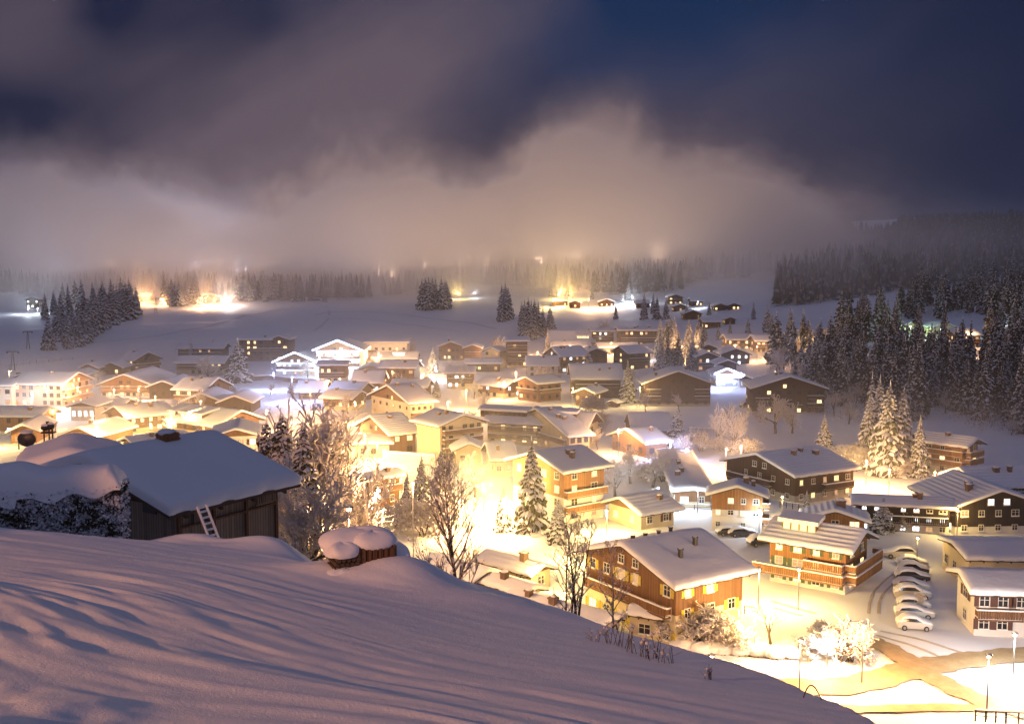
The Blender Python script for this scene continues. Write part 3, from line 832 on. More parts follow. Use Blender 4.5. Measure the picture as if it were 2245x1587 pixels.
H('apartment_building', 'brilliantly lit white apartment slab with orange balconies', 'apartment building', 'white apartment slab',
  803, 798, 751, 892, None, 0, 'R', 'white', .4, 10, wr=6, depth=12, lit=.25, litk='w', chim=0, floor=4.5, balc=[('R', .02, .25, .55, .8), ('R', .72, .98, .55, .8), ('R', .72, .98, .15, .8)])
H('house', 'square brown house with large lit windows right below the glowing hotel', 'house', 'square brown house',
  700, 843, 801, 755, None, 3, 'R', 'brown', .35, 9, wr=4, depth=12, lit=.7, litk='w', chim=0, floor=3.5)
H('chalet', 'wide chalet with a broad snow roof and lit lower windows by the plaza', 'chalet', 'broad-roofed plaza chalet',
  908, 842, 806, 920, 834, 80, 'L', 'wood', .4, 24, wr=1, wl=5, lit=.5, litk='w', chim=1)
H('house', 'long white-lit building with a small gabled dormer behind the plaza chalet', 'house', 'long dormered building',
  820, 800, 786, 910, None, 0, 'R', 'wood', .4, 20, wr=4, depth=12, lit=.4, chim=0, dorm=[(.45, 5, .7, 'c')])
H('house', 'small yellow cottage with hipped snow roof near a bright sign', 'house', 'small yellow cottage',
  789, 836, 809, 832, None, 0, 'L', 'yellow', .5, 18, wr=3, depth=10, lit=.4, chim=0)
H('chalet', 'low chalet with a long snow roof and timber gable by the steaming chimney', 'chalet', 'low long-roofed chalet',
  932, 874, 848, 944, 859, 80, 'L', 'wood', .4, 22, wr=1, wl=3, lit=.3, chim=0)
H('chalet', 'chalet with two white windows and steaming chimney', 'chalet', 'steaming-chimney chalet',
  776, 862, 838, 832, None, 0, 'R', 'brown', .4, 24, wr=3, depth=14, lit=.7, litk='c', chim=1)
H('chalet', 'chalet with dark gable turned toward the plaza behind the big frosted trees', 'chalet', 'dark-gabled plaza chalet',
  788, 880, 855, 812, 724, 70, 'L', 'wood', .4, 24, wr=2, wl=4, lit=.3, chim=1)
H('house', 'orange-lit house partly hidden by the top of the frosted trees', 'house', 'half-hidden orange house',
  770, 900, 874, 800, 706, 68, 'L', 'brown', .4, 20, wr=2, wl=4, lit=.5, litk='w', chim=1)
H('house', 'low house with a snow roof just behind the frosted treetops', 'house', 'low house behind treetops',
  655, 875, 858, 705, None, 0, 'R', 'wood', .4, 24, wr=2, depth=12, lit=.2, chim=1)
H('chalet', 'grand chalet with warm glowing gable and carved balcony facing the square', 'chalet', 'grand glowing chalet',
  222, 872, 842, 322, None, 0, 'L', 'orange', .35, 21, wr=8, depth=26, lit=.5, litk='w', chim=2, oe=1.5, balc=[('R', .02, .98, .62, 1.2)], floor=2.6)
H('chalet', 'dark gabled extension of the grand glowing chalet', 'chalet', 'dark gabled extension',
  328, 874, 848, 384, None, 0, 'L', 'wooddark', .3, 21, wr=3, depth=20, lit=.1, chim=0)
H('hotel', 'large pink-walled hotel flooded with light beside the cable car slope', 'hotel', 'large pink-walled hotel',
  137, 892, 842, 192, 24, 82, 'L', 'pink', .3, 18, wr=4, wl=7, lit=.45, litk='w', chim=1, oe=1.4, floor=2.7, balc=[('R', 0, 1, .6, 1.2), ('R', 0, 1, .25, 1.2)])
H('hotel', 'small gabled hotel tower rising behind the large pink-walled hotel', 'hotel', 'small hotel tower',
  20, 870, 832, 70, None, 4, 'L', 'pink', .3, 21, wr=3, depth=16, lit=.4, chim=1)
H('house', 'white-lit building cut by the edge of the picture next to the pink hotel', 'house', 'white-lit edge building',
  -60, 892, 846, 18, None, 0, 'R', 'white', .4, 12, wr=5, depth=12, lit=.8, litk='c', chim=0)
H('chalet', 'chalet with timber gable and dark balcony among glowing streets', 'chalet', 'timber-gabled street chalet',
  446, 888, 855, 498, 380, 74, 'L', 'brown', .45, 21, wr=2, wl=5, lit=.35, litk='w', chim=2, balc=[('L', 0, 1, .4, 1.1)])
H('apartment_building', 'huge broad snow roof with three small gabled dormers over a golden wall', 'apartment building', 'huge golden-walled roof',
  478, 956, 930, 562, 352, 55, 'L', 'brown', .2, 21, wr=4, wl=6, lit=.4, litk='y', chim=2, oe=1.8, og=1.4, hi=True, dorm=[(.3, 3, .95, 'w', 1), (.55, 3, .95, 'w', 1), (.8, 3, .95, 'w', 1)])
H('chalet', 'brown chalet whose roof peeks over the huge golden-walled roof', 'chalet', 'chalet peeking over the huge roof',
  402, 902, 880, 480, None, 2, 'L', 'wood', .3, 21, wr=3, depth=16, lit=.2, chim=1)
H('chalet', 'dark gable wing behind the huge golden-walled roof', 'chalet', 'dark gable wing',
  482, 906, 882, 545, None, 2, 'L', 'wooddark', .3, 21, wr=3, depth=14, lit=.1, chim=0)
H('chalet', 'golden-lit chalet with white bay windows and a long snow roof', 'chalet', 'golden bay-window chalet',
  284, 952, 914, 370, 230, 45, 'R', 'brown', .3, 19, wr=5, wl=3, lit=.6, litk='w', chim=2, oe=1.2, og=1.2)
H('chalet', 'yellow-lit plank chalet with ribbed roof and bright blue door light', 'chalet', 'yellow plank chalet',
  86, 954, 912, 114, -30, 86, 'L', 'orange', .2, 19, wr=2, wl=4, lit=.4, litk='b', chim=1, ribs=.05)
H('chalet', 'small golden gabled chalet in front of the yellow plank chalet', 'chalet', 'small golden gabled chalet',
  26, 978, 944, 70, None, 10, 'L', 'orange', .2, 24, wr=2, depth=15, lit=.3, litk='b', chim=0)
H('chalet', 'orange chalet with round gable window and square chimney', 'chalet', 'round-windowed orange chalet',
  140, 985, 953, 206, None, -10, 'L', 'orange', .2, 22, wr=3, depth=15, lit=.2, chim=1)
H('house', 'half-timbered shop with brightly lit blue-white windows on two floors', 'shop', 'blue-white lit shop',
  156, 922, 890, 200, None, 0, 'L', 'white', .3, 17, wr=4, depth=12, lit=1.0, litk='c', chim=0, wsz=(1.8, 1.5), floor=3)
H('house', 'low building with warm lit windows between the shop and the market square', 'house', 'low market building',
  205, 914, 893, 256, None, 0, 'R', 'brown', .3, 14, wr=4, depth=11, lit=.7, litk='w', chim=0)
H('house', 'dark flat-roofed market hall with a snow covering', 'house', 'dark flat-roofed market hall',
  258, 902, 892, 370, None, 2, 'R', 'wooddark', .3, 9, wr=6, depth=10, lit=.3, litk='w', chim=2)
H('barn', 'wide grey snow roof with one lit gable window just beyond the old barn', 'barn', 'wide grey roof',
  300, 1018, 972, 402, 262, 45, 'R', 'brown', .2, 15, wr=1, wl=3, lit=.3, litk='c', chim=2, chk='pipe')
H('chalet', 'half-timbered chalet with dark eave boards beside the frosted trees', 'chalet', 'dark-eaved chalet',
  470, 1040, 956, 560, None, 12, 'L', 'white', .3, 17, wr=4, depth=13, lit=.5, litk='c', chim=0, floor=3, shut='b')
H('chalet', 'large dark brown chalet alone at the foot of the ski slope', 'chalet', 'lone dark brown chalet',
  294, 814, 790, 347, 259, 60, 'L', 'wooddark', .3, 22, wr=3, wl=3, lit=.2, chim=1, balc=[('R', 0, 1, .4, 1)])
H('chalet', 'small dark gabled chalet with one bright gable window below the lone chalet', 'chalet', 'bright-gabled small chalet',
  224, 822, 805, 262, None, 0, 'L', 'wooddark', .3, 24, wr=2, depth=10, lit=.6, chim=0)
H('chalet', 'low brown chalet with blue-edged snow roof next to the bare slope', 'chalet', 'blue-edged low chalet',
  178, 826, 806, 208, None, 0, 'L', 'wooddark', .3, 24, wr=2, depth=16, lit=.1, chim=1)
H('chalet', 'tiny twin-gabled hut below the blue-edged chalet', 'chalet', 'tiny twin-gabled hut',
  148, 836, 822, 176, None, 0, 'L', 'wooddark', .3, 22, wr=2, depth=12, lit=.1, chim=0)
H('chalet', 'dark chalet half hidden by two tall frosted spruces', 'chalet', 'half-hidden dark chalet',
  391, 790, 764, 486, None, 2, 'R', 'wooddark', .3, 16, wr=5, depth=12, lit=.3, litk='c', chim=0)
H('house', 'long two-storey house with a dark upper floor behind a frosted ball tree', 'house', 'long two-storey house',
  388, 822, 796, 485, None, 0, 'R', 'dark', .45, 18, wr=7, depth=12, lit=.4, litk='w', chim=0)
H('chalet', 'gabled chalet with warm light under its eaves behind the blue-lit cluster', 'chalet', 'warm-eaved chalet',
  1532, 792, 764, 1574, None, 0, 'L', 'wooddark', .3, 22, wr=3, depth=13, lit=.5, chim=0)
H('chalet', 'wooden chalet with white-lit gable just above the blue-lit cluster', 'chalet', 'white-lit gable chalet',
  1528, 815, 782, 1576, None, 0, 'L', 'wooddark', .3, 21, wr=3, depth=13, lit=.7, litk='c', chim=0)
H('chalet', 'broad chalet with two gables and cold lights to the side of the blue-lit cluster', 'chalet', 'two-gabled cold-lit chalet',
  1582, 802, 776, 1645, None, 0, 'L', 'wooddark', .3, 20, wr=4, depth=13, lit=.5, litk='c', chim=0)
H('house', 'long orange-lit building with glaring lamps above the two-gabled chalet', 'house', 'long orange-lit building',
  1596, 768, 745, 1652, None, 0, 'R', 'brown', .3, 16, wr=6, depth=12, lit=.6, litk='w', chim=0)
H('house', 'gabled orange-lit house at the end of the bright upper street', 'house', 'gabled upper-street house',
  1658, 775, 748, 1712, None, 0, 'R', 'brown', .3, 18, wr=5, depth=12, lit=.6, litk='w', chim=0)
H('chalet', 'brightest chalet of the blue-lit cluster with glowing gable trim', 'chalet', 'brightest blue-lit chalet',
  1570, 848, 820, 1618, None, 0, 'L', 'white', .4, 22, wr=4, depth=12, lit=1, litk='b', chim=0, led=LED_W)
H('chalet', 'blue-lit chalet with glowing eaves behind the brightest one', 'chalet', 'blue-lit chalet with glowing eaves',
  1574, 826, 798, 1616, None, 0, 'L', 'dark', .3, 22, wr=3, depth=11, lit=.9, litk='b', chim=0)
H('chalet', 'small blue-lit hut at the end of the blue-lit cluster', 'chalet', 'small blue-lit hut',
  1622, 850, 830, 1648, None, 0, 'L', 'white', .4, 22, wr=2, depth=9, lit=1, litk='b', chim=0)
H('chalet', 'green-lit chalet on the forested hillside', 'chalet', 'green-lit chalet',
  1988, 730, 712, 2010, None, 0, 'L', 'yellow', .3, 22, wr=2, depth=11, lit=.6, litk='g', chim=0)
H('chalet', 'long hillside chalet with greenish roof edge among dark firs', 'chalet', 'greenish-edged hillside chalet',
  2045, 738, 718, 2096, None, 0, 'L', 'yellow', .3, 20, wr=3, depth=12, lit=.3, litk='y', chim=0)
H('chalet', 'orange-lit hillside chalet with open balcony posts among dark firs', 'chalet', 'orange-lit hillside chalet',
  2098, 764, 735, 2150, None, 0, 'R', 'orange', .3, 18, wr=4, depth=12, lit=.5, litk='w', chim=0, balc=[('R', .2, 1, .5, 1.2)])
H('chalet', 'snowbound dark chalet with a lit terrace on the far upper slope', 'chalet', 'upper-slope terrace chalet',
  58, 676, 656, 86, None, 0, 'L', 'wooddark', .4, 16, wr=3, depth=12, lit=.4, litk='c', chim=0)
for i, (a, b, yb, ye, wht) in enumerate([(1212, 1244, 672, 660, 'far hamlet chalet with two small lights under the golden spruces'), (1250, 1272, 676, 664, 'dark far hamlet chalet next to a starry orange lamp'),
        (1314, 1346, 673, 662, 'far hamlet chalet with three reddish windows'), (1396, 1424, 676, 665, 'far hamlet chalet with a row of four small lights'),
        (1466, 1496, 668, 652, 'largest dark gable of the far hamlet'), (1478, 1506, 684, 672, 'low far chalet with one warm window under the largest gable'),
        (1516, 1540, 672, 660, 'far chalet with a bright white terrace'), (1566, 1592, 682, 671, 'far hamlet chalet with two dim windows past the white terrace'),
        (1596, 1622, 680, 670, 'last far chalet before the dark forest'), (1542, 1580, 722, 706, 'mid-slope chalet with three warm windows'),
        (1500, 1538, 702, 688, 'unlit mid-slope chalet above the twin spruces'), (1590, 1612, 712, 700, 'mid-slope hut with two warm windows'),
        (302, 330, 662, 650, 'far glowing orange house between the dark trees'), (446, 476, 664, 650, 'far house glowing orange at the meadow edge')]):
    H('chalet', wht, 'chalet', wht.replace('far ', ''), a, yb, ye, b, None, 0, 'L' if i % 3 else 'R', 'wooddark', .3, 20, wr=3, depth=10, lit=.6, litk='w', chim=0, oe=.8, og=.8)

# lean-to and roofs huddled under the brow of the field
H('garage', 'small cream lean-to garage with a sloping pink snow roof beside the yellow-shuttered chalet', 'garage', 'small lean-to garage',
  1446, 1412, 1352, 1470, 1388, 62, 'L', 'yellow', .5, 22, wr=0, wl=1, lit=0, chim=0, oe=.5, og=.4, thick=.35, hi=True)
H('house', 'low house with a broad grey snow roof directly below the brow of the field', 'house', 'low house under the brow',
  1312, 1420, 1372, 1358, 1110, 48, 'L', 'cream', .4, 12, wr=1, wl=2, lit=.2, chim=3, oe=.7, og=.7, thick=.6, hi=True, dmin=60)
H('house', 'house with a pink ribbed metal-look snow roof and one stout chimney', 'house', 'pink ribbed-roof house',
  1164, 1300, 1256, 1208, 1052, 45, 'L', 'cream', .4, 20, wr=1, wl=3, lit=.2, chim=1, oe=.8, og=.8, thick=.35, hi=True, ribs=.03, dmin=60)
H('house', 'house with a blue-shaded roof and lit gable seen behind the bare tree', 'house', 'blue-shaded roof house',
  1036, 1322, 1270, 1086, 925, 45, 'L', 'orange', .3, 20, wr=2, wl=2, lit=.7, chim=0, oe=.8, og=.8, thick=.5, hi=True, dmin=60)
H('house', 'teal-lit low house with an open snowy skylight beside the ribbed roof', 'house', 'teal-lit skylight house',
  1150, 1345, 1300, 1185, 1050, 45, 'L', 'cream', .3, 16, wr=1, wl=2, lit=.5, litk='g', chim=1, oe=.8, og=.8, thick=.5, hi=True, dmin=60)
H('chalet', 'small rustic brown chalet with balcony standing among frosted trees on the slope', 'chalet', 'small rustic chalet',
  808, 1117, 1050, 872, 783, 42, 'R', 'wood', .2, 20, wr=2, wl=1, lit=.3, litk='w', chim=1, oe=1.0, og=1.0, hi=True, balc=[('R', 0, 1, .55, 1.1)], floor=2.6)
H('house', 'brightly lit low building with flat snow roof behind the frosted trees', 'house', 'bright low flat-roofed building',
  738, 1004, 974, 850, None, 6, 'R', 'yellow', .4, 8, wr=5, depth=11, lit=.6, litk='w', chim=0)
H('house', 'yellow gabled cottage beside the pale-walled apartment block', 'house', 'yellow gabled cottage',
  1000, 1022, 985, 1056, None, 8, 'L', 'yellow', .4, 24, wr=2, depth=12, lit=.3, litk='y', chim=0)
H('house', 'cream cottage tucked in front of the pale gabled building', 'house', 'tucked cream cottage',
  1084, 1045, 1006, 1124, None, 10, 'R', 'cream', .4, 22, wr=2, depth=11, lit=.3, litk='y', chim=1)
#@@END2
#@@BODY3
# ------------------------------------------------------------------ snow-laden conifers
NEEDLE = mat('spruce_needles', (.040, .046, .030), .9, .1, var=(3, (.085, .080, .062), (1, 1, 1)))
SNOWT = mat('branch_snow', (.80, .80, .84), .8, .2, bump=(5, .5, .08))
BARK = mat('bark', (.075, .055, .042), .9, .1, bump=(8, .5, .03), var=(3, (.12, .09, .07), (1, 1, .2)))
FROST = mat('frosted_twigs', (.80, .77, .77), .8, .2, var=(1.1, (.55, .49, .45), (1, 1, 1)))
def conifer_meshes(seed, levels=20, per=9, rb=.20, sparse=0.0, snow=1.0):
    r = random.Random(seed); m = MB()
    for i in range(levels):
        t = i / (levels - 1.0)
        z = .07 + .90 * t ** .92
        rad = rb * (1 - t) ** .80 * r.uniform(.78, 1.12) + .010
        nb = max(4, int(per * (1 - .55 * t) * (1 - sparse)))
        a0 = r.uniform(0, 6)
        for k in range(nb):
            a = a0 + 2 * pi * k / nb + r.uniform(-.3, .3)
            L = rad * r.uniform(.68, 1.18)
            w = max(L * r.uniform(.22, .34), .010)
            droop = r.uniform(.34, .72) * (1 - .35 * t)
            zz = z + r.uniform(-.012, .012)
            ca, sa = cos(a), sin(a)
            def P(s, side, dz=0.0):
                x = s * L; wd = side * w * (1.0 - .9 * abs(s - .45) ** 1.5) * (1 if s < .97 else .3)
                zc = zz - droop * L * s ** 1.5 + dz
                return (ca * x - sa * wd, sa * x + ca * wd, zc)
            ss = (.08, .40, .72, 1.0); th = min(.009, w * .5)
            k0 = len(m.v)
            for s in ss:
                for side in (-1, 0, 1):
                    m.v.append(P(s, side * r.uniform(.8, 1.2), (th * (1.25 if side == 0 else .2)) * r.uniform(.6, 1.3) - abs(side) * w * .28))
            for q in range(3):
                for e in range(2):
                    b = k0 + q * 3 + e
                    m.f.append((b, b + 3, b + 4, b + 1)); m.mi.append(0 if r.random() < snow * (.93 - .25 * q * 0) else 1)
            # hanging needles below: ragged dark fringe
            for q in range(3):
                s0, s1 = ss[q], ss[q + 1]
                for side in (-1, 1):
                    p0 = P(s0, side * 1.05, -w * .20); p1 = P(s1, side * 1.05, -w * .24)
                    dr = w * r.uniform(.7, 1.3)
                    mid = ((p0[0] + p1[0]) / 2, (p0[1] + p1[1]) / 2, min(p0[2], p1[2]) - dr)
                    c0 = P(s0, 0, -.002)
                    m.face([p0, p1, mid], 1); m.face([c0, P(s1, 0, -.002), mid], 1)
                    if r.random() < .5 * snow:
                        p2 = P(s1, side * 1.5, -w * .75); p3 = P((s0 + s1) / 2, side * .7, 0)
                        m.face([p3, p1, p2], 0)
    m.tube((0, 0, .94), (0, 0, 1.03), .008, .002, 4, 0)
    me = m.mesh('crown', [SNOWT, NEEDLE])
    t = MB(); t.tube((0, 0, -.08), (0, 0, .5), .020, .012, 7, 0); t.tube((0, 0, .5), (0, 0, .97), .012, .003, 6, 0, cap=False)
    tm = t.mesh('trunk', BARK)
    return tm, me
CON = [conifer_meshes(11, 20, 9, .19), conifer_meshes(12, 22, 9, .165), conifer_meshes(13, 18, 10, .215), conifer_meshes(14, 21, 8, .15), conifer_meshes(15, 20, 9, .20, snow=.75)]
CONHI = [conifer_meshes(21, 38, 12, .20), conifer_meshes(22, 36, 12, .17), conifer_meshes(23, 34, 12, .21, snow=.8)]
DARKC = [conifer_meshes(31, 20, 9, .17, snow=.42), conifer_meshes(32, 19, 9, .19, snow=.45), conifer_meshes(33, 21, 8, .15, snow=.5)]
def tree_at(loc, H_, kind, label, group=None, name='spruce_tree', wide=1.0):
    o = empty(name, loc, rnd.uniform(0, 6.28)); o.scale = (H_ * wide, H_ * wide, H_)
    tag(o, label, 'tree', group)
    link_mesh('trunk', kind[0], o); link_mesh('crown', kind[1], o)
    return o
def conifer(px, yb, yt, label, kinds=None, group=None, wide=1.0, dmin=70, d=None):
    p = hit(px, yb, 0, dmin) if d is None else at(px, yb, d)
    h = (yb - yt) * p.y / F
    kinds = kinds or (CONHI if p.y < 240 else CON)
    return tree_at(p, h, rnd.choice(kinds), label, group, wide=wide)

# single conifers one can point at
for a in [
    (1165, 1165, 955, 'tallest spruce in yellow glare in front of the big yellow-lit chalet', None, None, 1.25),
    (1222, 1190, 1090, 'shorter spruce glaring yellow right beside the tallest one', None, None, 1.6),
    (1104, 1165, 1062, 'small spruce with bare lower twigs below the white glare', None, None, 1.1),
    (1946, 1040, 835, 'tallest front spruce of the floodlit clump left of the stacked-balcony block', None, None, 1.15),
    (1902, 1015, 868, 'slim spruce on the near side of the floodlit clump', None, None, 1.0),
    (1977, 1030, 848, 'tall narrow spruce behind the tallest floodlit spruce', None, None, .9),
    (1925, 1000, 822, 'dark-topped spruce at the back of the floodlit clump', None, None, 1.0),
    (1908, 985, 816, 'rearmost spruce of the floodlit clump', None, None, .9),
    (2014, 1046, 910, 'bright spruce standing alone against the stacked-balcony block', None, None, 1.0),
    (1806, 1000, 908, 'greenish spruce behind the long dark apartment house', None, None, 1.3),
    (1376, 882, 792, 'broad conifer beside the wide dark timber house', None, None, 1.5),
    (1484, 975, 892, 'pale conifer with blue light at its foot by the long low shed', None, None, 1.6),
    (523, 838, 742, 'large frosted spruce standing before the long brown apartment house', None, None, 1.7),
    (957, 870, 826, 'white spruce between the low long-roofed chalet and the plaza lamp', None, None, 1.4),
    (638, 862, 830, 'small glowing Christmas tree on the blue-lit snow', None, None, 1.3),
    (950, 818, 760, 'lumpy white spruce lit from below near the orange lamp', None, None, 1.7),
    (420, 790, 742, 'nearer tall spruce in front of the half-hidden chalet', None, None, 1.1),
    (468, 782, 742, 'thin glowing spruce behind the half-hidden chalet', None, None, .8),
    (1200, 776, 720, 'golden spruce by the low yellow-walled house', None, None, .9),
    (1290, 842, 768, 'bushy frosted conifer before the stair-window block', None, None, 1.7),
    (1470, 760, 690, 'tallest spruce of the grove beside the orange lamp', None, None, 1.2),
    (1487, 770, 730, 'glowing golden spruce right above the orange lamp', None, None, .9),
    (1523, 772, 735, 'second glowing golden spruce past the orange lamp', None, None, .9),
    (1510, 765, 700, 'pointed spruce rising behind the glowing golden spruces', None, None, 1.1),
    (1935, 1165, 1088, 'purple-shaded conifer before the near-black timber block', None, None, 2.2),
    (308, 900, 862, 'small frosted fir on the market square', None, None, 1.5),
    (1768, 1120, 1072, 'slender frosted fir against the long dark apartment house', None, None, .9),
    (776, 1145, 1030, 'drooping spruce beside the small rustic chalet', None, None, 1.3),
    (925, 1125, 995, 'frosted spruce with glare behind it right of the small rustic chalet', None, None, 1.1),
    (968, 1150, 980, 'taller glare-lit spruce close behind the bare tree', None, None, 1.2),
    (893, 1120, 1030, 'small glare-lit spruce nearest the small rustic chalet', None, None, 1.0),
]:
    conifer(*a[:4], kinds=a[4], group=a[5], wide=a[6])
# grove on the ski slope, upper left
gl = 'snow-covered spruce in the dense grove on the ski slope'
gg = 'spruces of the slope grove'
for (px, yb, yt) in [(108, 768, 690), (150, 765, 678), (118, 745, 690), (172, 760, 690), (190, 752, 672), (212, 730, 640), (176, 745, 655), (135, 720, 640), (100, 700, 640), (232, 722, 632),
                     (250, 712, 622), (268, 704, 628), (290, 700, 622), (300, 690, 626), (152, 700, 622), (120, 690, 634), (205, 690, 618), (180, 690, 612), (225, 690, 616), (245, 690, 610),
                     (140, 672, 618), (165, 672, 612), (268, 684, 606), (285, 680, 610), (96, 690, 652), (160, 735, 668), (198, 738, 652), (130, 748, 668), (185, 718, 640), (218, 712, 630), (258, 698, 622), (278, 694, 616)]:
    conifer(px + rnd.uniform(-2, 2), yb, yt, gl, group=gg, wide=rnd.uniform(.95, 1.2))
gl = 'snow-covered spruce in the line along the top of the ski meadow'; gg = 'spruces lining the meadow'
for (x0, x1, yb, h, n, wh) in [(360, 432, 668, 62, 12, 'in the dark clump between the two orange-lit houses'), (520, 660, 658, 58, 20, 'in the pale row past the glowing meadow house'), (640, 716, 660, 48, 7, 'near the single pointed meadow spruce'), (0, 60, 640, 50, 6, 'behind the upper-slope terrace chalet'),
                           (200, 300, 650, 50, 6, 'at the back of the slope grove'), (730, 900, 640, 34, 12, 'along the misty crest of the meadow')]:
    for i in range(n):
        px = x0 + (x1 - x0) * (i + .5) / n + rnd.uniform(-4, 4); y = yb + rnd.uniform(-8, 4)
        conifer(px, y, y - h * rnd.uniform(.7, 1.1), 'hazy snow-covered spruce ' + wh, group='spruces ' + wh)
gl = 'tall frosted spruce in the clump out on the ski meadow'; gg = 'meadow clump spruces'
for (px, yb, yt) in [(925, 678, 612), (940, 680, 606), (955, 676, 610), (968, 678, 608), (980, 677, 614), (933, 670, 608), (948, 668, 606), (976, 668, 610)]:
    conifer(px, yb, yt, gl, group=gg, wide=1.1)
gl = 'frosted spruce in the warm-lit stand between meadow and village'; gg = 'warm-lit stand spruces'
for (px, yb, yt) in [(1100, 705, 622), (1114, 700, 628), (1108, 690, 618), (1150, 735, 655), (1165, 745, 658), (1180, 740, 660), (1158, 725, 650), (1172, 730, 655), (1206, 735, 665), (1144, 720, 660), (1212, 750, 690), (1190, 735, 672)]:
    conifer(px, yb, yt, gl, group=gg, wide=1.1)
gl = 'small golden spruce lit by the far hamlet lamps'; gg = 'golden hamlet spruces'
for (px, yb, yt) in [(1208, 650, 620), (1216, 652, 622), (1226, 654, 632), (1244, 650, 618), (1256, 654, 634), (1298, 656, 630), (1005, 645, 618), (992, 645, 610), (1378, 656, 616), (314, 655, 620), (338, 660, 630), (462, 655, 625)]:
    conifer(px, yb, yt, gl, group=gg)
gl = 'dark frosted spruce of the grove behind the dark-centred gable house'; gg = 'central grove spruces'
for i in range(26):
    px = rnd.uniform(1428, 1545); y = rnd.uniform(765, 820)
    conifer(px, y, y - rnd.uniform(48, 78), gl, kinds=DARKC + CON[:1], group=gg, wide=1.15)
gl = 'hazy spruce standing among the scattered upper chalets'; gg = 'spruces among upper chalets'
for (px, yb, yt) in [(1432, 688, 640), (1440, 700, 648), (1505, 700, 662), (1682, 728, 665), (1690, 735, 680), (1732, 730, 675), (1652, 700, 660), (1555, 690, 660), (1412, 700, 640), (1545, 745, 708), (1640, 730, 695), (1460, 700, 655), (1600, 740, 700), (1575, 745, 712), (1365, 662, 640), (1350, 700, 668)]:
    conifer(px, yb, yt, gl, group=gg)
# wooded ravine and hillside on the right: individual firs
gl = 'dark snow-dusted fir in the wood on the steep hillside'; gg = 'hillside wood firs'
spots = []
def far_ok(x, y, r):
    return all((x - a) ** 2 + (y - b) ** 2 > r * r for a, b in spots)
n = 0; tries = 0
while n < 285 and tries < 20000:
    tries += 1
    px = rnd.uniform(1700, 2330); y = 560 + 400 * rnd.random() ** .85
    lim = np.interp(px, [1690, 1760, 1830, 1880, 1990, 2040, 2160, 2330], [800, 850, 900, 880, 930, 905, 930, 1010])
    top = np.interp(px, [1690, 1760, 1850, 1980, 2245, 2330], [770, 770, 730, 650, 600, 580])
    if not (top < y < lim): continue
    if 1970 < px < 2165 and 700 < y < 775 + (20 if px > 2090 else 0): continue
    if 1730 < px < 1835 and 735 < y < 775: continue
    p = hit(px, y, 0, 200)
    if p.y > 620 or not far_ok(p.x, p.y, 3.8): continue
    spots.append((p.x, p.y)); n += 1
    hh = rnd.uniform(11, 20)
    where = ('low in the ravine wood' if y > 880 else 'beside the upper street at the wood edge' if px < 1850 else 'just below the hillside chalets' if 1970 < px < 2180 and y > 775
             else 'at the far edge of the hillside wood' if px > 2180 else 'high on the wooded hillside above the chalets' if y < 690 else 'between ravine and hillside chalets')
    sz = 'tall' if hh > 16.5 else 'middling' if hh > 13.5 else 'small'
    tree_at(p, hh, rnd.choice(DARKC), sz + ' dark snow-dusted fir ' + where, sz + ' firs ' + where, name='fir_tree', wide=rnd.uniform(.95, 1.3))
print('hillside firs', n)
# the far wood, beyond counting
def forest_mass(name, label, pts, hr, seed):
    r = random.Random(seed); m = MB()
    for (x, y) in pts:
        z = Tz(x, y); h = r.uniform(*hr); rad = h * r.uniform(.13, .19); lv = 9
        a0 = r.uniform(0, 6)
        for i in range(lv):
            t = i / lv; z0 = z + h * (.08 + .88 * t); rr = rad * (1 - t) ** .85 * 1.15; z1 = z0 + h * .20
            nn = 6
            ring = [(x + rr * r.uniform(.7, 1.2) * cos(a0 + i + 2 * pi * k / nn), y + rr * r.uniform(.7, 1.2) * sin(a0 + i + 2 * pi * k / nn), z0 - h * .03 * r.random()) for k in range(nn)]
            tip = (x, y, min(z1, z + h))
            for k in range(nn):
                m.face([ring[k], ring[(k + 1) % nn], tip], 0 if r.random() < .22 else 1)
        m.face([(x - .2, y, z - 1), (x + .2, y, z - 1), (x + .1, y, z + h * .3)], 1)
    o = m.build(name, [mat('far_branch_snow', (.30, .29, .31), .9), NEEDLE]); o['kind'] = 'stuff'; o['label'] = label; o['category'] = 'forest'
    return o
pts = []
for k in range(60000):
    if len(pts) > 8500: break
    px = rnd.uniform(-60, 2420); dd = rnd.uniform(560, 1500)
    x = (px - 1122) / F * dd; y = dd
    z = Tz(x, y); py = 590 + (CAMZ - z) / dd * F
    if px < 1700:
        if dd < 800 + 55 * sin(px / 130) or (dd > 1000 and rnd.random() < .5): continue
        if py > 655: continue
    else:
        if dd < 600: continue
        if 1860 < px < 1960 and 1180 < dd < 1500: continue      # open piste
        if rnd.random() < .12: continue
    if vnoise(np.array(x / 55), np.array(y / 55)) > .42 and dd > 700: continue
    pts.append((x, y))
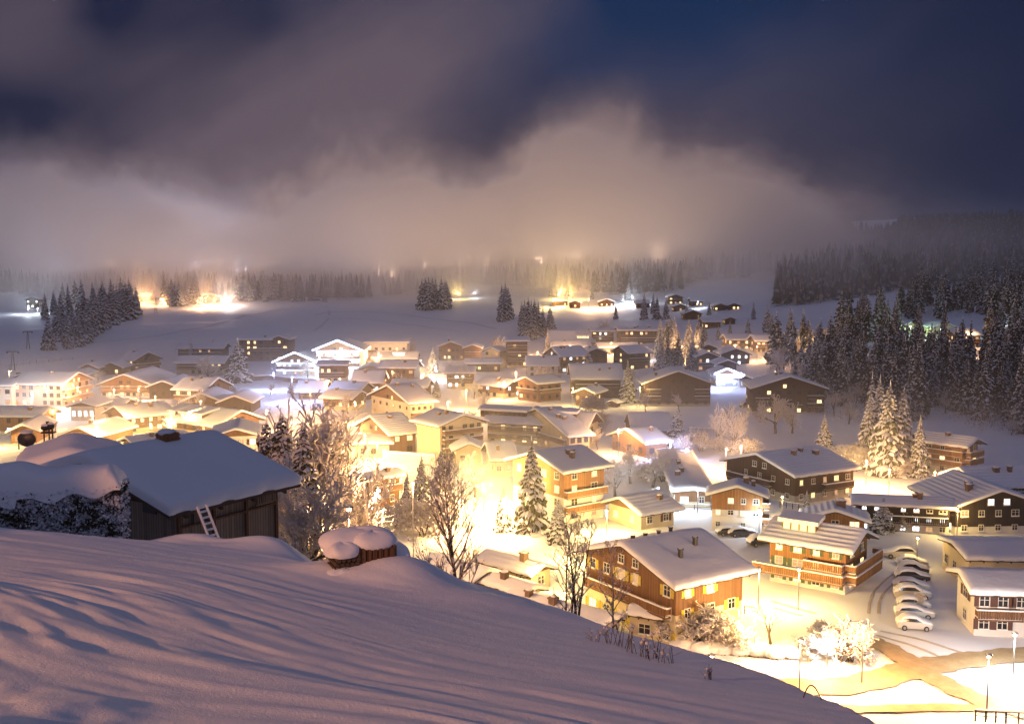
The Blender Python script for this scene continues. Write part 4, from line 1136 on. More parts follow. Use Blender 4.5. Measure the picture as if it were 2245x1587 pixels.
def undergrowth():
    r = random.Random(8); m = MB(); k = 0
    while k < 1500:
        px = r.uniform(1690, 2330); y = r.uniform(640, 960)
        lim = np.interp(px, [1690, 1760, 1830, 1880, 1990, 2040, 2160, 2330], [840, 890, 940, 930, 960, 915, 950, 1030])
        top = np.interp(px, [1690, 1760, 1850, 1980, 2245, 2330], [790, 790, 750, 670, 620, 600])
        if not top < y < lim: k += 1; continue
        if 1970 < px < 2165 and 700 < y < 780: k += 1; continue
        p = hit(px, y, 0, 200); k += 1; h = r.uniform(2.5, 7); w = h * r.uniform(.35, .6)
        for q in range(46):
            a = r.uniform(0, 6.28); u = r.random() ** .5; z = h * r.uniform(.1, 1); rr = w * u * (1 - (z / h - .55) ** 2 * 1.6)
            c = Vector((p.x + rr * cos(a), p.y + rr * sin(a), p.z + z)); v = Vector((cos(a) * .5, sin(a) * .5, r.uniform(.2, 1))).normalized() * r.uniform(.3, .7); s_ = v.cross(Vector((r.gauss(0, 1), r.gauss(0, 1), .3))).normalized() * .09
            m.face([c - s_, c + v, c + s_], 0 if r.random() < .55 else 1)
    o = m.build('undergrowth', [FROST, BARK]); o['kind'] = 'stuff'; o['label'] = 'frosted scrub filling the ravine between the firs'; o['category'] = 'undergrowth'
forest_mass('far_forest', 'hazy spruce forest covering the far hills below and behind the fog', pts, (12, 20), 5)

# ------------------------------------------------------------------ frosted broadleaf trees
def bare_tree(seed, depth=5, nb=(4, 4, 4, 4), spread=.55, up=.25, trunk_h=.22, trunk_r=.022, fr=.85, stems=1, twig=.0042, fan=0.0):
    r = random.Random(seed); tk = MB(); cr = MB()
    def branch(p, d, L, rad, dep):
        segs = 3 if dep < 2 else 2
        q = Vector(p); dd = Vector(d)
        pts_ = [q.copy()]
        for s in range(segs):
            dd = (dd + Vector((r.gauss(0, .13), r.gauss(0, .13), r.gauss(.02, .09) + up * .12))).normalized()
            q = q + dd * (L / segs); pts_.append(q.copy())
        mb = tk if dep < 2 else cr
        for s in range(segs):
            r0 = rad * (1 - .45 * s / segs); r1 = rad * (1 - .45 * (s + 1) / segs)
            if dep < 2: mb.tube(pts_[s], pts_[s + 1], r0, r1, 6, 0, cap=False)
            else: mb.tube(pts_[s], pts_[s + 1], max(r0, twig * .8), max(r1, twig * .55), 3, 0 if (dep > 2 or r.random() < fr) else 1, cap=False)
            if dep >= 1 and r.random() < .9:      # snow lying along the limb
                a, b = pts_[s], pts_[s + 1]; o = max(r0, twig) * .8; side = (b - a).cross(Vector((0, 0, 1)))
                if side.length > 1e-5:
                    side = side.normalized() * max(r0, twig) * 1.1
                    cr.face([a - side + Vector((0, 0, o)), b - side + Vector((0, 0, o)), b + side + Vector((0, 0, o)), a + side + Vector((0, 0, o))], 0)
        if dep >= depth - 1:
            for k in range(2):
                v = Vector((r.gauss(0, 1), r.gauss(0, 1), r.gauss(0, 1))).normalized() * L * .45
                w = v.cross(Vector((r.gauss(0, 1), r.gauss(0, 1), 1))).normalized() * twig * 1.5
                c = pts_[-1]
                cr.face([c - w, c + v, c + w], 0)
            return
        n = nb[min(dep, len(nb) - 1)]
        for k in range(n):
            f = (k + 1) / n if dep else .55 + .45 * (k + 1) / n
            i = min(segs - 1, int(f * segs - 1e-6)); base = pts_[i].lerp(pts_[i + 1], f * segs - i)
            a = r.uniform(0, 2 * pi); ax = dd.orthogonal().normalized(); ax.rotate(Matrix.Rotation(a, 3, dd))
            sp_ = spread * r.uniform(.6, 1.3) * (1 + fan)
            nd = (dd * cos(sp_) + ax * sin(sp_) + Vector((0, 0, up * .5))).normalized()
            if k == n - 1 and dep < 2: nd = (dd + ax * .15).normalized()
            branch(base, nd, L * r.uniform(.60, .82), rad * .52, dep + 1)
    for s in range(stems):
        a = r.uniform(0, 6.28); l = .0 if stems == 1 else r.uniform(.15, .6)
        branch(Vector((r.gauss(0, .01) * stems, r.gauss(0, .01) * stems, -.03)), Vector((cos(a) * l, sin(a) * l, 1)).normalized(), trunk_h * r.uniform(.9, 1.1), trunk_r / (stems ** .4), 0)
    zmax = max(v[2] for v in cr.v) if cr.v else 1
    for mm in (tk, cr): mm.v = [(v[0] / zmax, v[1] / zmax, v[2] / zmax) for v in mm.v]
    return tk.mesh('trunk', BARK), cr.mesh('crown', [FROST, BARK])
undergrowth()
BT = [bare_tree(41), bare_tree(42, spread=.7), bare_tree(43, spread=.62, up=.4), bare_tree(44, nb=(5, 4, 4, 4), spread=.8, up=.1)]
BTHI = [bare_tree(51, 6, (5, 4, 4, 3, 3), .6, .25, twig=.0026), bare_tree(52, 6, (4, 4, 4, 3, 3), .75, .15, twig=.0026)]
SHR = [bare_tree(61, 5, (4, 4, 4, 3), .8, .1, trunk_h=.3, trunk_r=.02, stems=5, twig=.009), bare_tree(62, 5, (4, 4, 4, 3), .9, .05, trunk_h=.3, trunk_r=.02, stems=6, twig=.010)]
def btree(px, yb, yt, label, kinds=None, group=None, wide=1.0, name='frosted_tree', d=None, dmin=70, cat='tree'):
    p = hit(px, yb, 0, dmin) if d is None else at(px, yb, d)
    if d is not None: p.z = Tz(p.x, p.y)
    H_ = (yb - yt) * p.y / F
    if d is not None: H_ = CAMZ + ray(px, yt).z * d - p.z
    k = rnd.choice(kinds or BT)
    o = empty(name, p, rnd.uniform(0, 6.28)); o.scale = (H_ * wide, H_ * wide, H_); tag(o, label, cat, group)
    link_mesh('trunk', k[0], o); link_mesh('crown', k[1], o); return o
for a in [
    (640, 1120, 872, 'largest frosted broadleaf of the tangled trees beside the old barn', BTHI, 1.0, 84),
    (560, 1100, 895, 'frosted tree rising right behind the barn roof corner', BTHI, .95, 92),
    (720, 1130, 905, 'frosted tree at the street side of the tangled trees', BTHI, 1.0, 88),
    (600, 1145, 960, 'dense frosted tree low in front of the tangled trees', BTHI, 1.1, 70),
    (745, 1150, 985, 'twiggy frosted tree above the snowy bank', BTHI, 1.0, 80),
    (690, 1160, 1010, 'low spreading frosted tree on the snowy bank beyond the mounds', BTHI, 1.15, 66),
]:
    btree(a[0], a[1], a[2], a[3], a[4], wide=a[5], d=a[6])
for (px, yb, yt, w, dd, lb) in [(620, 1130, 905, 1.2, 76, 'dark drooping spruce inside the tangled frosted trees'), (668, 1140, 930, 1.1, 74, 'second drooping spruce inside the tangled trees, nearer the street'), (588, 1120, 920, 1.1, 80, 'slim spruce of the tangled trees nearest the barn')]:
    p = at(px, yb, dd); p.z = Tz(p.x, p.y); h = CAMZ + ray(px, yt).z * dd - p.z
    tree_at(p, h, CONHI[2], lb, wide=w)
for a in [
    (1690, 1412, 1300, 'small frosted garden tree with dark crooked trunk beside the yellow-lit lawn', BT, .95),
    (1600, 990, 888, 'broad frosted tree glowing orange above a street lamp', BTHI, .9),
    (1565, 985, 880, 'paler frosted tree next to the orange-glowing one', BTHI, .9),
    (1700, 950, 860, 'round frosted tree in shade before the gable house by the woods', BT, .9),
    (1735, 950, 880, 'smaller shaded frosted tree beside the gable house by the woods', BT, .9),
    (1665, 925, 870, 'thin frosted tree near the dark-centred gable house', BT, .9),
    (1415, 905, 855, 'little orange-tinted frosted tree by the yellow lamp', BT, 1.0),
    (1490, 905, 858, 'bare frosted tree right in front of the dark-centred gable house', BT, .9),
    (1310, 985, 935, 'dark bare tree between the pale gabled building and the field', BT, .9),
    (1095, 782, 735, 'round frosted tree glowing orange above the village roofs', BTHI, 1.2),
    (1028, 852, 800, 'round yellow-lit tree before the lit shop floor', BTHI, 1.1),
    (355, 872, 838, 'round frosted tree glowing beside the grand chalet', BTHI, 1.1),
    (215, 840, 808, 'round frosted tree glowing pink between the hotel and the grand chalet', BT, 1.1),
    (455, 835, 778, 'frosted ball tree before the long two-storey house', BT, 1.1),
    (898, 790, 742, 'frosted tree at the end wall of the white apartment slab', BT, 1.0),
    (1040, 1090, 985, 'frosted tree dissolving in the white glare', BTHI, 1.1),
    (1385, 1060, 970, 'frosted garden tree below the blue-cornered chalet', BTHI, 1.1),
    (1430, 1068, 985, 'dark-leaved frosted shrub tree in the garden below the blue-cornered chalet', BT, 1.3),
    (1500, 1000, 950, 'frosted tree tinted violet by the blue lights', BT, 1.3),
    (1350, 1090, 1000, 'misty frosted tree behind the drifting yellow steam', BT, 1.1),
    (1325, 745, 700, 'frosted tree by the plain dark rectangular block', BT, 1.0),
    (1860, 930, 880, 'bushy bare tree left of the floodlit clump', BT, 1.1),
    (1775, 820, 755, 'orange-lit bare tree in front of the upper street', BT, .8),
    (1810, 775, 715, 'tall bare tree glowing orange above the upper street', BT, .8),
    (1835, 780, 725, 'bare orange-lit tree at the edge of the dark firs', BT, .9),
    (1745, 790, 740, 'bare tree beside the gabled upper-street house', BT, .8),
]:
    btree(a[0], a[1], a[2], a[3], a[4], wide=a[5])
gl = 'bare snow-dusted broadleaf tree in the shaded ravine'; gg = 'ravine broadleaf trees'
for i in range(46):
    px = rnd.uniform(1690, 2260); lo = np.interp(px, [1690, 1850, 2245], [835, 900, 950]); y = rnd.uniform(lo - 65, lo + 20)
    if 2010 < px < 2180 and y > 905: continue
    wh = 'behind the gable house by the woods' if px < 1830 else 'behind the floodlit spruce clump' if px < 2010 else 'above the stacked-balcony block' if px < 2170 else 'at the ravine mouth beyond the stacked-balcony block'
    btree(px, y, y - rnd.uniform(38, 60), 'bare snow-dusted broadleaf tree ' + wh, BT, 'broadleaf trees ' + wh, .95)
gl = 'frosted bush glowing in the lamp light behind the dark roofs'; gg = 'lamp-lit bushes'
for (px, yb, yt) in [(1845, 1010, 972), (1870, 1020, 965), (1895, 1030, 975), (1920, 1035, 985), (1960, 1042, 995), (1985, 1045, 1000), (1830, 1000, 975), (1640, 1000, 955), (1580, 990, 950)]:
    btree(px, yb, yt, gl, SHR, gg, 1.4, 'frosted_bush', cat='bush')
for a in [(1540, 1415, 1305, 'big frosted weeping bush in front of the yellow-shuttered chalet', 1.3), (1480, 1412, 1330, 'smaller frosted bush against the lean-to garage', 1.2),
          (1590, 1422, 1345, 'frosted bush at the lawn end of the weeping bush', 1.2), (1838, 1445, 1330, 'large bluish-white frosted bush by the bright street lamp', 1.25),
          (1868, 1452, 1365, 'smaller bluish frosted bush nearest the lamp post', 1.2), (1770, 1445, 1388, 'low white bush between the lawn and the bluish bush', 1.5),
          (1790, 1390, 1350, 'yellow-lit low bush behind the bluish bush', 1.5), (1745, 1075, 1100, '', 0), (935, 1175, 1085, 'pale frosted thicket left of the bare tree', 1.4),
          (870, 1150, 1078, 'frosted thicket below the small rustic chalet', 1.5), (1405, 1048, 1010, 'round snow-capped shrub below the blue-cornered chalet', 1.5), (1455, 1055, 1000, 'dark-leaved snowy shrub beside the round one', 1.5),
          (2015, 1330, 1290, 'snow-lumped shrub beside the parked cars', .7), (1980, 1165, 1120, 'twiggy shrub at the corner of the near-black timber block', 1.0)]:
    if a[4] == 0 if len(a) > 4 else False: continue
    btree(a[0], a[1], a[2], a[3], SHR, None, a[4] if len(a) > 4 else 1.2, 'frosted_bush', cat='bush')
#@@END3
#@@BODY4
# ------------------------------------------------------------------ street lamps
HEADS = {}
def lamp_label(p, col):
    best = sorted(HOUSES, key=lambda h: (h[0] - p.x) ** 2 + (h[1] - p.y) ** 2)[0]
    return best[2]
_used = {}
COLN = {WARM: 'orange', YEL: 'yellow', COOL: 'white', BLUE: 'blue', GREEN: 'green', ORG: 'deep orange', LILAC: 'pale lilac', PEACH: 'pale peach'}
def lamp(px, py, col, power, h=6.0, arm=0.0, dmin=70, d=None, label=None):
    if d is None: p = hit(px, py, h, dmin)
    else:
        p = at(px, py, d); h = p.z - Tz(p.x, p.y); p.z = Tz(p.x, p.y)
    near = lamp_label(p, col)
    lb = label or (COLN[col] + ' street lamp beside the ' + near)
    if lb in _used:
        _used[lb] += 1; lb = lb.replace(' street lamp', (' second', ' third', ' fourth', ' fifth')[_used[lb] - 2] + ' street lamp') if False else ('second ', 'third ', 'fourth ', 'fifth ')[min(_used[lb] - 2, 3)] + lb
    else: _used[lb] = 1
    o = empty('street_lamp', p); tag(o, ' '.join(lb.split()[:16]), 'street lamp')
    m = MB(); m.tube((0, 0, -.5), (0, 0, h - .35), .09, .06, 6)
    if arm: m.tube((0, 0, h - .4), (arm, 0, h + .1), .05, .04, 5)
    m.build('pole', METAL_GR, o)
    key = col
    if key not in HEADS:
        q = MB(); q.sphere((0, 0, .02), .17, 8, 6, 0, .8)
        hd = q.mesh('lamp_globe', mat_emit('lamp_glow_' + COLN[col].replace(' ', '_'), col, 60))
        q = MB(); q.tube((0, 0, .21), (0, 0, .27), .34, .30, 8, 0); q.sphere((0, 0, .27), .28, 8, 5, 1, .45)
        HEADS[key] = (hd, q.mesh('lamp_shade', [METAL_DK, SNOW]))
    g = link_mesh('lamp_globe', HEADS[key][0], o); g.location = (arm, 0, h)
    s_ = link_mesh('lamp_shade', HEADS[key][1], o); s_.location = (arm, 0, h)
    g.visible_shadow = True
    L = bpy.data.lights.new('lamp_light', 'POINT'); L.energy = power * PW * ((.55 if p.y < 150 else .85) if p.y < 200 else (1.25 if p.y < 420 else (2.3 if p.y < 650 else 2.4))); L.color = col; L.shadow_soft_size = .45 if p.y < 940 else 4.0
    lo = bpy.data.objects.new('lamp_light', L); COL.objects.link(lo); lo.parent = o; lo.location = (arm, 0, h - .5)
    return o
PW = 7500.0
LAMPS = [
 # near, right
 (1893, 1372, WARM, 3.4, 6), (1755, 1405, WARM, 1.2, 6), (1664, 1250, YEL, 1.6, 5), (2225, 1392, COOL, 1.6, 5), (2168, 1440, WARM, 1.7, 6), (1815, 1400, COOL, .7, 3), (1655, 1345, YEL, 1.5, 4.5),  # the lowest white lamp here is added to turn its bush bluish
 (1752, 1250, YEL, .7, 5), (1560, 1440, WARM, .8, 5), (1290, 1075, YEL, 4.0, 5), (1265, 1175, YEL, 1.5, 4), (1120, 1100, YEL, 4.0, 5), (1060, 1065, YEL, 4.0, 5),
 (1015, 1105, WARM, 2.6, 5), (1330, 1120, YEL, 1.6, 4), (1180, 1240, YEL, .9, 4), (1240, 1300, YEL, .35, 3.5), (965, 1040, WARM, 1.6, 6), (828, 972, YEL, 1.2, 6), (735, 1025, YEL, 3.5, 5), (800, 955, WARM, 1.5, 6), (690, 985, WARM, 1.6, 6), (760, 925, WARM, 1.4, 6), (880, 1040, YEL, 1.2, 5), (1530, 1075, COOL, .18, 4), (1443, 1070, COOL, .55, 4),
 (1665, 1118, COOL, .15, 4), (1600, 1215, YEL, .35, 4), (2100, 1120, YEL, .35, 4.5), (2012, 1180, YEL, .12, 4), (1715, 1090, YEL, .25, 4),
 (1845, 1002, YEL, 1.8, 6), (1900, 1012, WARM, .9, 5), (1950, 1030, WARM, .9, 5), (2050, 1036, WARM, 1.0, 5), (1625, 978, WARM, 1.8, 6), (1592, 985, WARM, .6, 5), (1356, 942, WARM, 1.2, 6), (1470, 972, BLUE, .9, 4), (1505, 985, BLUE, .5, 4),
 (1403, 850, YEL, .35, 6), (1256, 852, YEL, .8, 6), (1179, 772, WARM, 1.0, 6), (1131, 818, WARM, 1.6, 6), (1105, 838, WARM, 1.0, 6), (1022, 858, YEL, 1.5, 6), (982, 882, WARM, 1.8, 6), (955, 905, WARM, .9, 5), (900, 862, WARM, .7, 6), (745, 831, WARM, 1.0, 6), (778, 882, WARM, .9, 6), (922, 790, WARM, 1.6, 6), (955, 805, COOL, 1.0, 5),
 (860, 815, WARM, .8, 6), (830, 775, WARM, 1.3, 7), (870, 775, WARM, .8, 7), (815, 820, COOL, .8, 6), (640, 828, BLUE, 1.6, 8), (600, 818, BLUE, 1.2, 6), (700, 785, COOL, 1.0, 8), (745, 780, COOL, 1.0, 8), (660, 775, BLUE, 1.2, 8), (640, 880, WARM, .8, 6), (585, 900, WARM, .9, 6), (680, 860, WARM, .6, 6),
 (203, 912, WARM, 1.6, 7), (213, 935, WARM, 1.2, 6), (25, 900, WARM, 1.2, 6), (50, 845, WARM, 1.6, 6), (70, 862, COOL, 2.6, 7), (105, 850, WARM, 1.4, 7), (20, 815, WARM, 1.0, 7), (170, 850, WARM, 1.2, 6), (304, 852, WARM, 1.2, 6), (250, 855, WARM, .9, 6), (340, 870, WARM, .8, 6), (372, 922, YEL, .8, 5), (120, 895, WARM, 1.0, 6), (420, 905, YEL, .6, 5), (270, 905, WARM, .7, 6), (60, 925, YEL, .7, 5), (-30, 930, YEL, 1.0, 6), (190, 960, YEL, .8, 5), (440, 880, WARM, .6, 6), (330, 930, YEL, .6, 5), (500, 925, YEL, .7, 5),
 (1495, 757, WARM, 1.2, 7), (1520, 745, WARM, .6, 6), (1612, 757, WARM, .7, 6), (1660, 760, WARM, .7, 6), (1730, 752, WARM, 1.1, 6), (1793, 757, WARM, 1.1, 6), (1600, 812, COOL, .9, 5), (1625, 818, BLUE, .9, 5), (1575, 822, BLUE, .7, 5), (1700, 815, WARM, .3, 5), (1550, 780, COOL, .4, 5), (1340, 752, WARM, .6, 6), (1370, 758, WARM, .4, 6), (1250, 757, WARM, .5, 5), (1418, 766, COOL, .12, 5), (1080, 770, WARM, .6, 5), (1150, 755, WARM, .7, 6),
 (1290, 656, WARM, 1.3, 7), (1218, 655, YEL, 1.2, 6), (1228, 640, YEL, .8, 5), (1250, 644, YEL, .7, 5), (1385, 650, COOL, .7, 6), (1366, 657, COOL, .4, 5), (1330, 668, ORG, .3, 4), (1530, 662, COOL, .2, 4), (1003, 641, YEL, .5, 5), (1040, 642, COOL, .1, 4),
 (314, 645, ORG, .8, 6), (322, 655, ORG, .6, 5), (356, 656, ORG, .6, 5), (455, 650, ORG, .7, 6), (470, 660, ORG, .6, 5), (498, 658, COOL, .9, 5), (440, 662, ORG, 1.0, 5), (505, 655, ORG, .6, 5), (62, 676, COOL, .8, 4), (82, 676, COOL, .5, 4),
 (1996, 716, GREEN, .25, 5), (2003, 728, COOL, .15, 4), (2127, 727, WARM, .5, 6), (2110, 758, WARM, .4, 5), (2062, 722, GREEN, .15, 5), (2190, 722, COOL, .3, 5), (2050, 755, COOL, .05, 5),
]
for a in LAMPS: lamp(*a)
for (px, py, col, pw, d) in [(775, 1015, WARM, 4.0, 108), (655, 1010, WARM, 2.0, 118), (905, 1060, WARM, 2.5, 120)]:
    lamp(px, py, col, pw, d=d)
for (px, py, col, pw, d) in [(830, 1075, WARM, 1.6, 84), (765, 1118, WARM, .9, 73)]:  # two lamps added to brighten the frosted trees from the right
    lamp(px, py, col, pw, d=d)
# lamps added inside the fog, behind trees, to make it glow
_rl = random.Random(19)
for _i in range(42):
    px = 20 + 1600 * (_i + _rl.uniform(-.4, .4)) / 42; dd = _rl.uniform(892, 1035)
    cool = px < 800 and _rl.random() < .72
    x = (px - 1122) / F * dd; py = 590 + (CAMZ - Tz(x, dd) - 9) / dd * F
    _lm = lamp(px, py, LILAC if cool else PEACH, _rl.uniform(6.5, 11.0) * (1 if px < 1450 else .5), d=dd, label='x')
    _lm['label'] = ('pale lilac' if cool else 'peach-coloured') + ' lamp added behind trees to light the fog bank'; _lm['group'] = ('lilac' if cool else 'peach') + ' lamps added to light the fog'

# ------------------------------------------------------------------ road, tracks
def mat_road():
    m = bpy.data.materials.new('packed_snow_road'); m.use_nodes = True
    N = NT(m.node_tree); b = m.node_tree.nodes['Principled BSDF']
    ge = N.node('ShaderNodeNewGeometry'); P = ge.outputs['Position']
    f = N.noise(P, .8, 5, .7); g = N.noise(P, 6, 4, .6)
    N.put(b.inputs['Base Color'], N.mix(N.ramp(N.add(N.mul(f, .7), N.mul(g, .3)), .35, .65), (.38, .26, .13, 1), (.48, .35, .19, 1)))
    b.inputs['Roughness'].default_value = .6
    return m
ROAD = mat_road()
TRACK = mat('tyre_track_snow', (.50, .42, .33), .7, .2, var=(.6, (.62, .55, .47), (1, 1, 1)))
def ribbon(name, pix, width, matl, lift=.05, dmin=70, label=None, kind='structure'):
    P = [hit(a, b, 0, dmin) for a, b in pix]
    Q = []
    n = len(P)
    for i in range(n - 1):
        p0 = P[max(i - 1, 0)]; p1 = P[i]; p2 = P[i + 1]; p3 = P[min(i + 2, n - 1)]
        for k in range(10):
            t = k / 10
            Q.append(.5 * ((2 * p1) + (p2 - p0) * t + (2 * p0 - 5 * p1 + 4 * p2 - p3) * t * t + (3 * p1 - p0 - 3 * p2 + p3) * t ** 3))
    Q.append(P[-1])
    m = MB(); nc = max(2, int(width / 1.2)); rows = []
    for i, q in enumerate(Q):
        d = (Q[min(i + 1, len(Q) - 1)] - Q[max(i - 1, 0)]); d.z = 0; d.normalize(); s = Vector((d.y, -d.x, 0))
        row = []
        w2 = width * (1 + .10 * sin(i * .9) + .06 * sin(i * 2.3))
        for j in range(nc + 1):
            c = q + s * (w2 * (j / nc - .5)); row.append(len(m.v)); m.v.append((c.x, c.y, Tz(c.x, c.y) + lift))
        rows.append(row)
    for i in range(len(rows) - 1):
        for j in range(nc):
            m.f.append((rows[i][j], rows[i + 1][j], rows[i + 1][j + 1], rows[i][j + 1])); m.mi.append(0)
    o = m.build(name, matl, None, True); o['kind'] = kind
    return o
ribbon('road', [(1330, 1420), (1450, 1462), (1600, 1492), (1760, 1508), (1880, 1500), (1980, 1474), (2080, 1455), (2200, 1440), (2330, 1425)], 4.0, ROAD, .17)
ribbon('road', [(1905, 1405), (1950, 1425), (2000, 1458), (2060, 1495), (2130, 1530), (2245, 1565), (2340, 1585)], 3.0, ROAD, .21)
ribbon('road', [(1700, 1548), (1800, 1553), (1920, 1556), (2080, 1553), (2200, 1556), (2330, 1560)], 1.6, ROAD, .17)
for pl, w in [([(1930, 1383), (2010, 1400), (2090, 1425), (2170, 1450)], .5), ([(1920, 1392), (1990, 1412), (2060, 1440)], .5), ([(1904, 1345), (1907, 1320), (1918, 1295), (1945, 1268), (1965, 1255)], .32), ([(1926, 1345), (1928, 1320), (1940, 1298), (1962, 1275), (1975, 1255)], .32),
              ([(1690, 1318), (1740, 1332), (1790, 1345)], .6), ([(1690, 1330), (1760, 1350)], .5), ([(2000, 1545), (2100, 1547), (2240, 1549)], .5)]:
    ribbon('tyre_tracks', pl, w, TRACK, .05)

SKI = mat('skied_snow', (.72, .73, .78), .8, .2)
for pl, w in [([(690, 690), (760, 684), (880, 690), (1000, 705), (1090, 722)], 2.2), ([(720, 700), (800, 700), (900, 712), (1010, 728)], 1.6), ([(715, 672), (722, 690), (708, 712), (690, 726)], 1.6), ([(180, 752), (300, 742), (420, 722), (560, 690), (640, 676)], 2.4), ([(60, 800), (200, 782), (330, 772)], 1.4)]:
    ribbon('ski_track', pl, w, SKI, .12, dmin=250)

# ------------------------------------------------------------------ snowed-in cars
CARP = mat('car_paint_pale', (.55, .52, .48), .35, .5); TYRE = mat('tyre', (.02, .02, .02), .9); RIM = mat('rim', (.35, .35, .36), .4, .5, metal=.6)
CARD = mat('car_paint_dark', (.05, .05, .06), .3, .5)
def loft(m, secs, mi=0):
    k = len(m.v); n = len(secs[0])
    for s in secs: m.v.extend(s)
    for i in range(len(secs) - 1):
        for j in range(n - 1):
            a = k + i * n + j; m.f.append((a, a + n, a + n + 1, a + 1)); m.mi.append(mi)
    m.f.append(tuple(k + j for j in range(n))); m.mi.append(mi)
    e = k + (len(secs) - 1) * n; m.f.append(tuple(e + j for j in reversed(range(n)))); m.mi.append(mi)
def car_meshes():
    prof = [(-2.15, .35, .62, .62), (-2.1, .30, .92, .78), (-1.75, .28, 1.0, .84), (-1.55, .28, 1.02, .85), (-.9, .28, 1.04, .86), (.0, .28, 1.02, .86), (.75, .28, .98, .86), (1.4, .28, .90, .84), (1.95, .30, .78, .78), (2.12, .36, .62, .66)]
    b = MB()
    loft(b, [[(x, -w * .93, z0), (x, -w, (z0 + z1) / 2), (x, -w * .95, z1), (x, 0, z1 + .05), (x, w * .95, z1), (x, w, (z0 + z1) / 2), (x, w * .93, z0)] for x, z0, z1, w in prof])
    c = MB()
    cab = [(-1.95, .98, 1.02, .74), (-1.55, 1.0, 1.38, .68), (-.8, 1.02, 1.47, .66), (.1, 1.0, 1.44, .66), (1.0, .95, 1.0, .72)]
    loft(c, [[(x, -.78, z0), (x, -w, z1), (x, 0, z1 + .04), (x, w, z1), (x, .78, z0)] for x, z0, z1, w in cab])
    s = MB()   # snow over bonnet, cabin and boot, leaving side glass and flanks
    top = [(-2.22, .72, .60), (-2.12, 1.12, .82), (-1.8, 1.25, .86), (-1.5, 1.60, .80), (-.8, 1.76, .78), (.1, 1.72, .78), (.85, 1.36, .82), (1.3, 1.20, .86), (1.9, 1.08, .82), (2.2, .74, .62)]
    low = [.66, .93, 1.0, 1.34, 1.44, 1.40, .98, .92, .82, .66]
    loft(s, [[(x, -w - .02, lo + .0), (x, -w, (lo + z) / 2 + .04), (x, -w * .7, z - .05), (x, 0, z + .04), (x, w * .7, z - .05), (x, w, (lo + z) / 2 + .04), (x, w + .02, lo)] for (x, z, w), lo in zip(top, low)])
    wm = MB(); wm.tube((0, -.11, 0), (0, .11, 0), .32, .32, 14); rm = MB(); rm.tube((0, -.125, 0), (0, .125, 0), .19, .19, 10)
    lt = MB(); lt.sphere((0, 0, 0), .12, 8, 5)
    return b.mesh('body', CARP), b.mesh('body', CARD), c.mesh('cabin_glass', GLASS), s.mesh('snow_cap', SNOW, True), wm.mesh('wheel', TYRE), rm.mesh('rim', RIM), lt.mesh('headlight', GLASS)
CARM = car_meshes()
def car(px, py, rz, label, dark=False, sc_=1.0, group='cars parked in a row under snow'):
    p = hit(px, py, 0, 70)
    o = empty('parked_car', p, R(rz + rnd.uniform(-3, 3))); o.scale = (sc_ * rnd.uniform(.88, 1.06), sc_ * rnd.uniform(.95, 1.05), sc_ * rnd.uniform(.88, 1.2)); tag(o, label, 'car', group)
    if group and px != 2004: o.location.z -= .22
    link_mesh('body', CARM[1 if dark else 0], o); link_mesh('cabin_glass', CARM[2], o); link_mesh('snow_cap', CARM[3], o)
    for x in (-1.35, 1.35):
        for y in (-.78, .78):
            w = link_mesh('wheel', CARM[4], o); w.location = (x, y, .32); r_ = link_mesh('rim', CARM[5], w)
    for y in (-.55, .55):
        h_ = link_mesh('headlight', CARM[6], o); h_.location = (2.05, y, .66)
for i, (px, py, dk, lb) in enumerate([(2004, 1378, False, 'pale hatchback with clear wheels, nearest the road in the row of snowed-in cars'), (2004, 1352, False, 'snowed-in car second from the road in the parked row'), (2003, 1329, False, 'snowed-in car third from the road in the parked row'),
        (2000, 1308, False, 'snowed-in car fourth from the road in the parked row'), (1998, 1288, False, 'snowed-in car in the middle of the parked row, fifth from the road'), (2000, 1269, True, 'dark car with open windscreen, sixth from the road in the row'),
        (2002, 1254, True, 'dark snow-streaked car, seventh from the road in the row'), (2000, 1238, False, 'car under a thick cap, last of the row near the black flue')]):
    car(px, py, -12 + i * .8, lb, dk)
car(1972, 1222, 172, 'snow-capped car standing apart behind the parked row', False, 1.0, None)
for (px, py, rz, lb) in [(1668, 1195, 20, 'snow-buried car beside the small orange plank chalet'), (1600, 1172, 8, 'first of two snow-topped cars against the small orange plank chalet'), (1625, 1174, 8, 'second of two snow-topped cars against the small orange plank chalet'),
                         (1634, 893, 30, 'dark snowy car parked between the two broad-gabled houses'), (262, 878, 5, 'snowed car parked before the grand glowing chalet'), (285, 882, 5, 'snowed car beside the other one before the grand glowing chalet')]:
    car(px, py, rz, lb, True, 1.0, None)

# ------------------------------------------------------------------ foreground
def fz(px, py, dmin=2): return hit(px, py, 0, dmin)
# old barn at the brow of the field
bz = 42 - 46.0 * .262
BARN = H('barn', 'old weathered plank barn with thick blue-shadowed snow roof and railed loft opening', 'barn', 'old barn',
  388, 1180, 1112, 596, 60, 58, 'R', 'barn', .5, 16.5, d=46.0, wr=0, wl=0, lit=0, chim=0, oe=.75, og=1.0, thick=.55, hi=True, dmin=2, near=True)
broot, bC, bA, bB, bHw, broof, bmp, btp, bG, bL = BARN
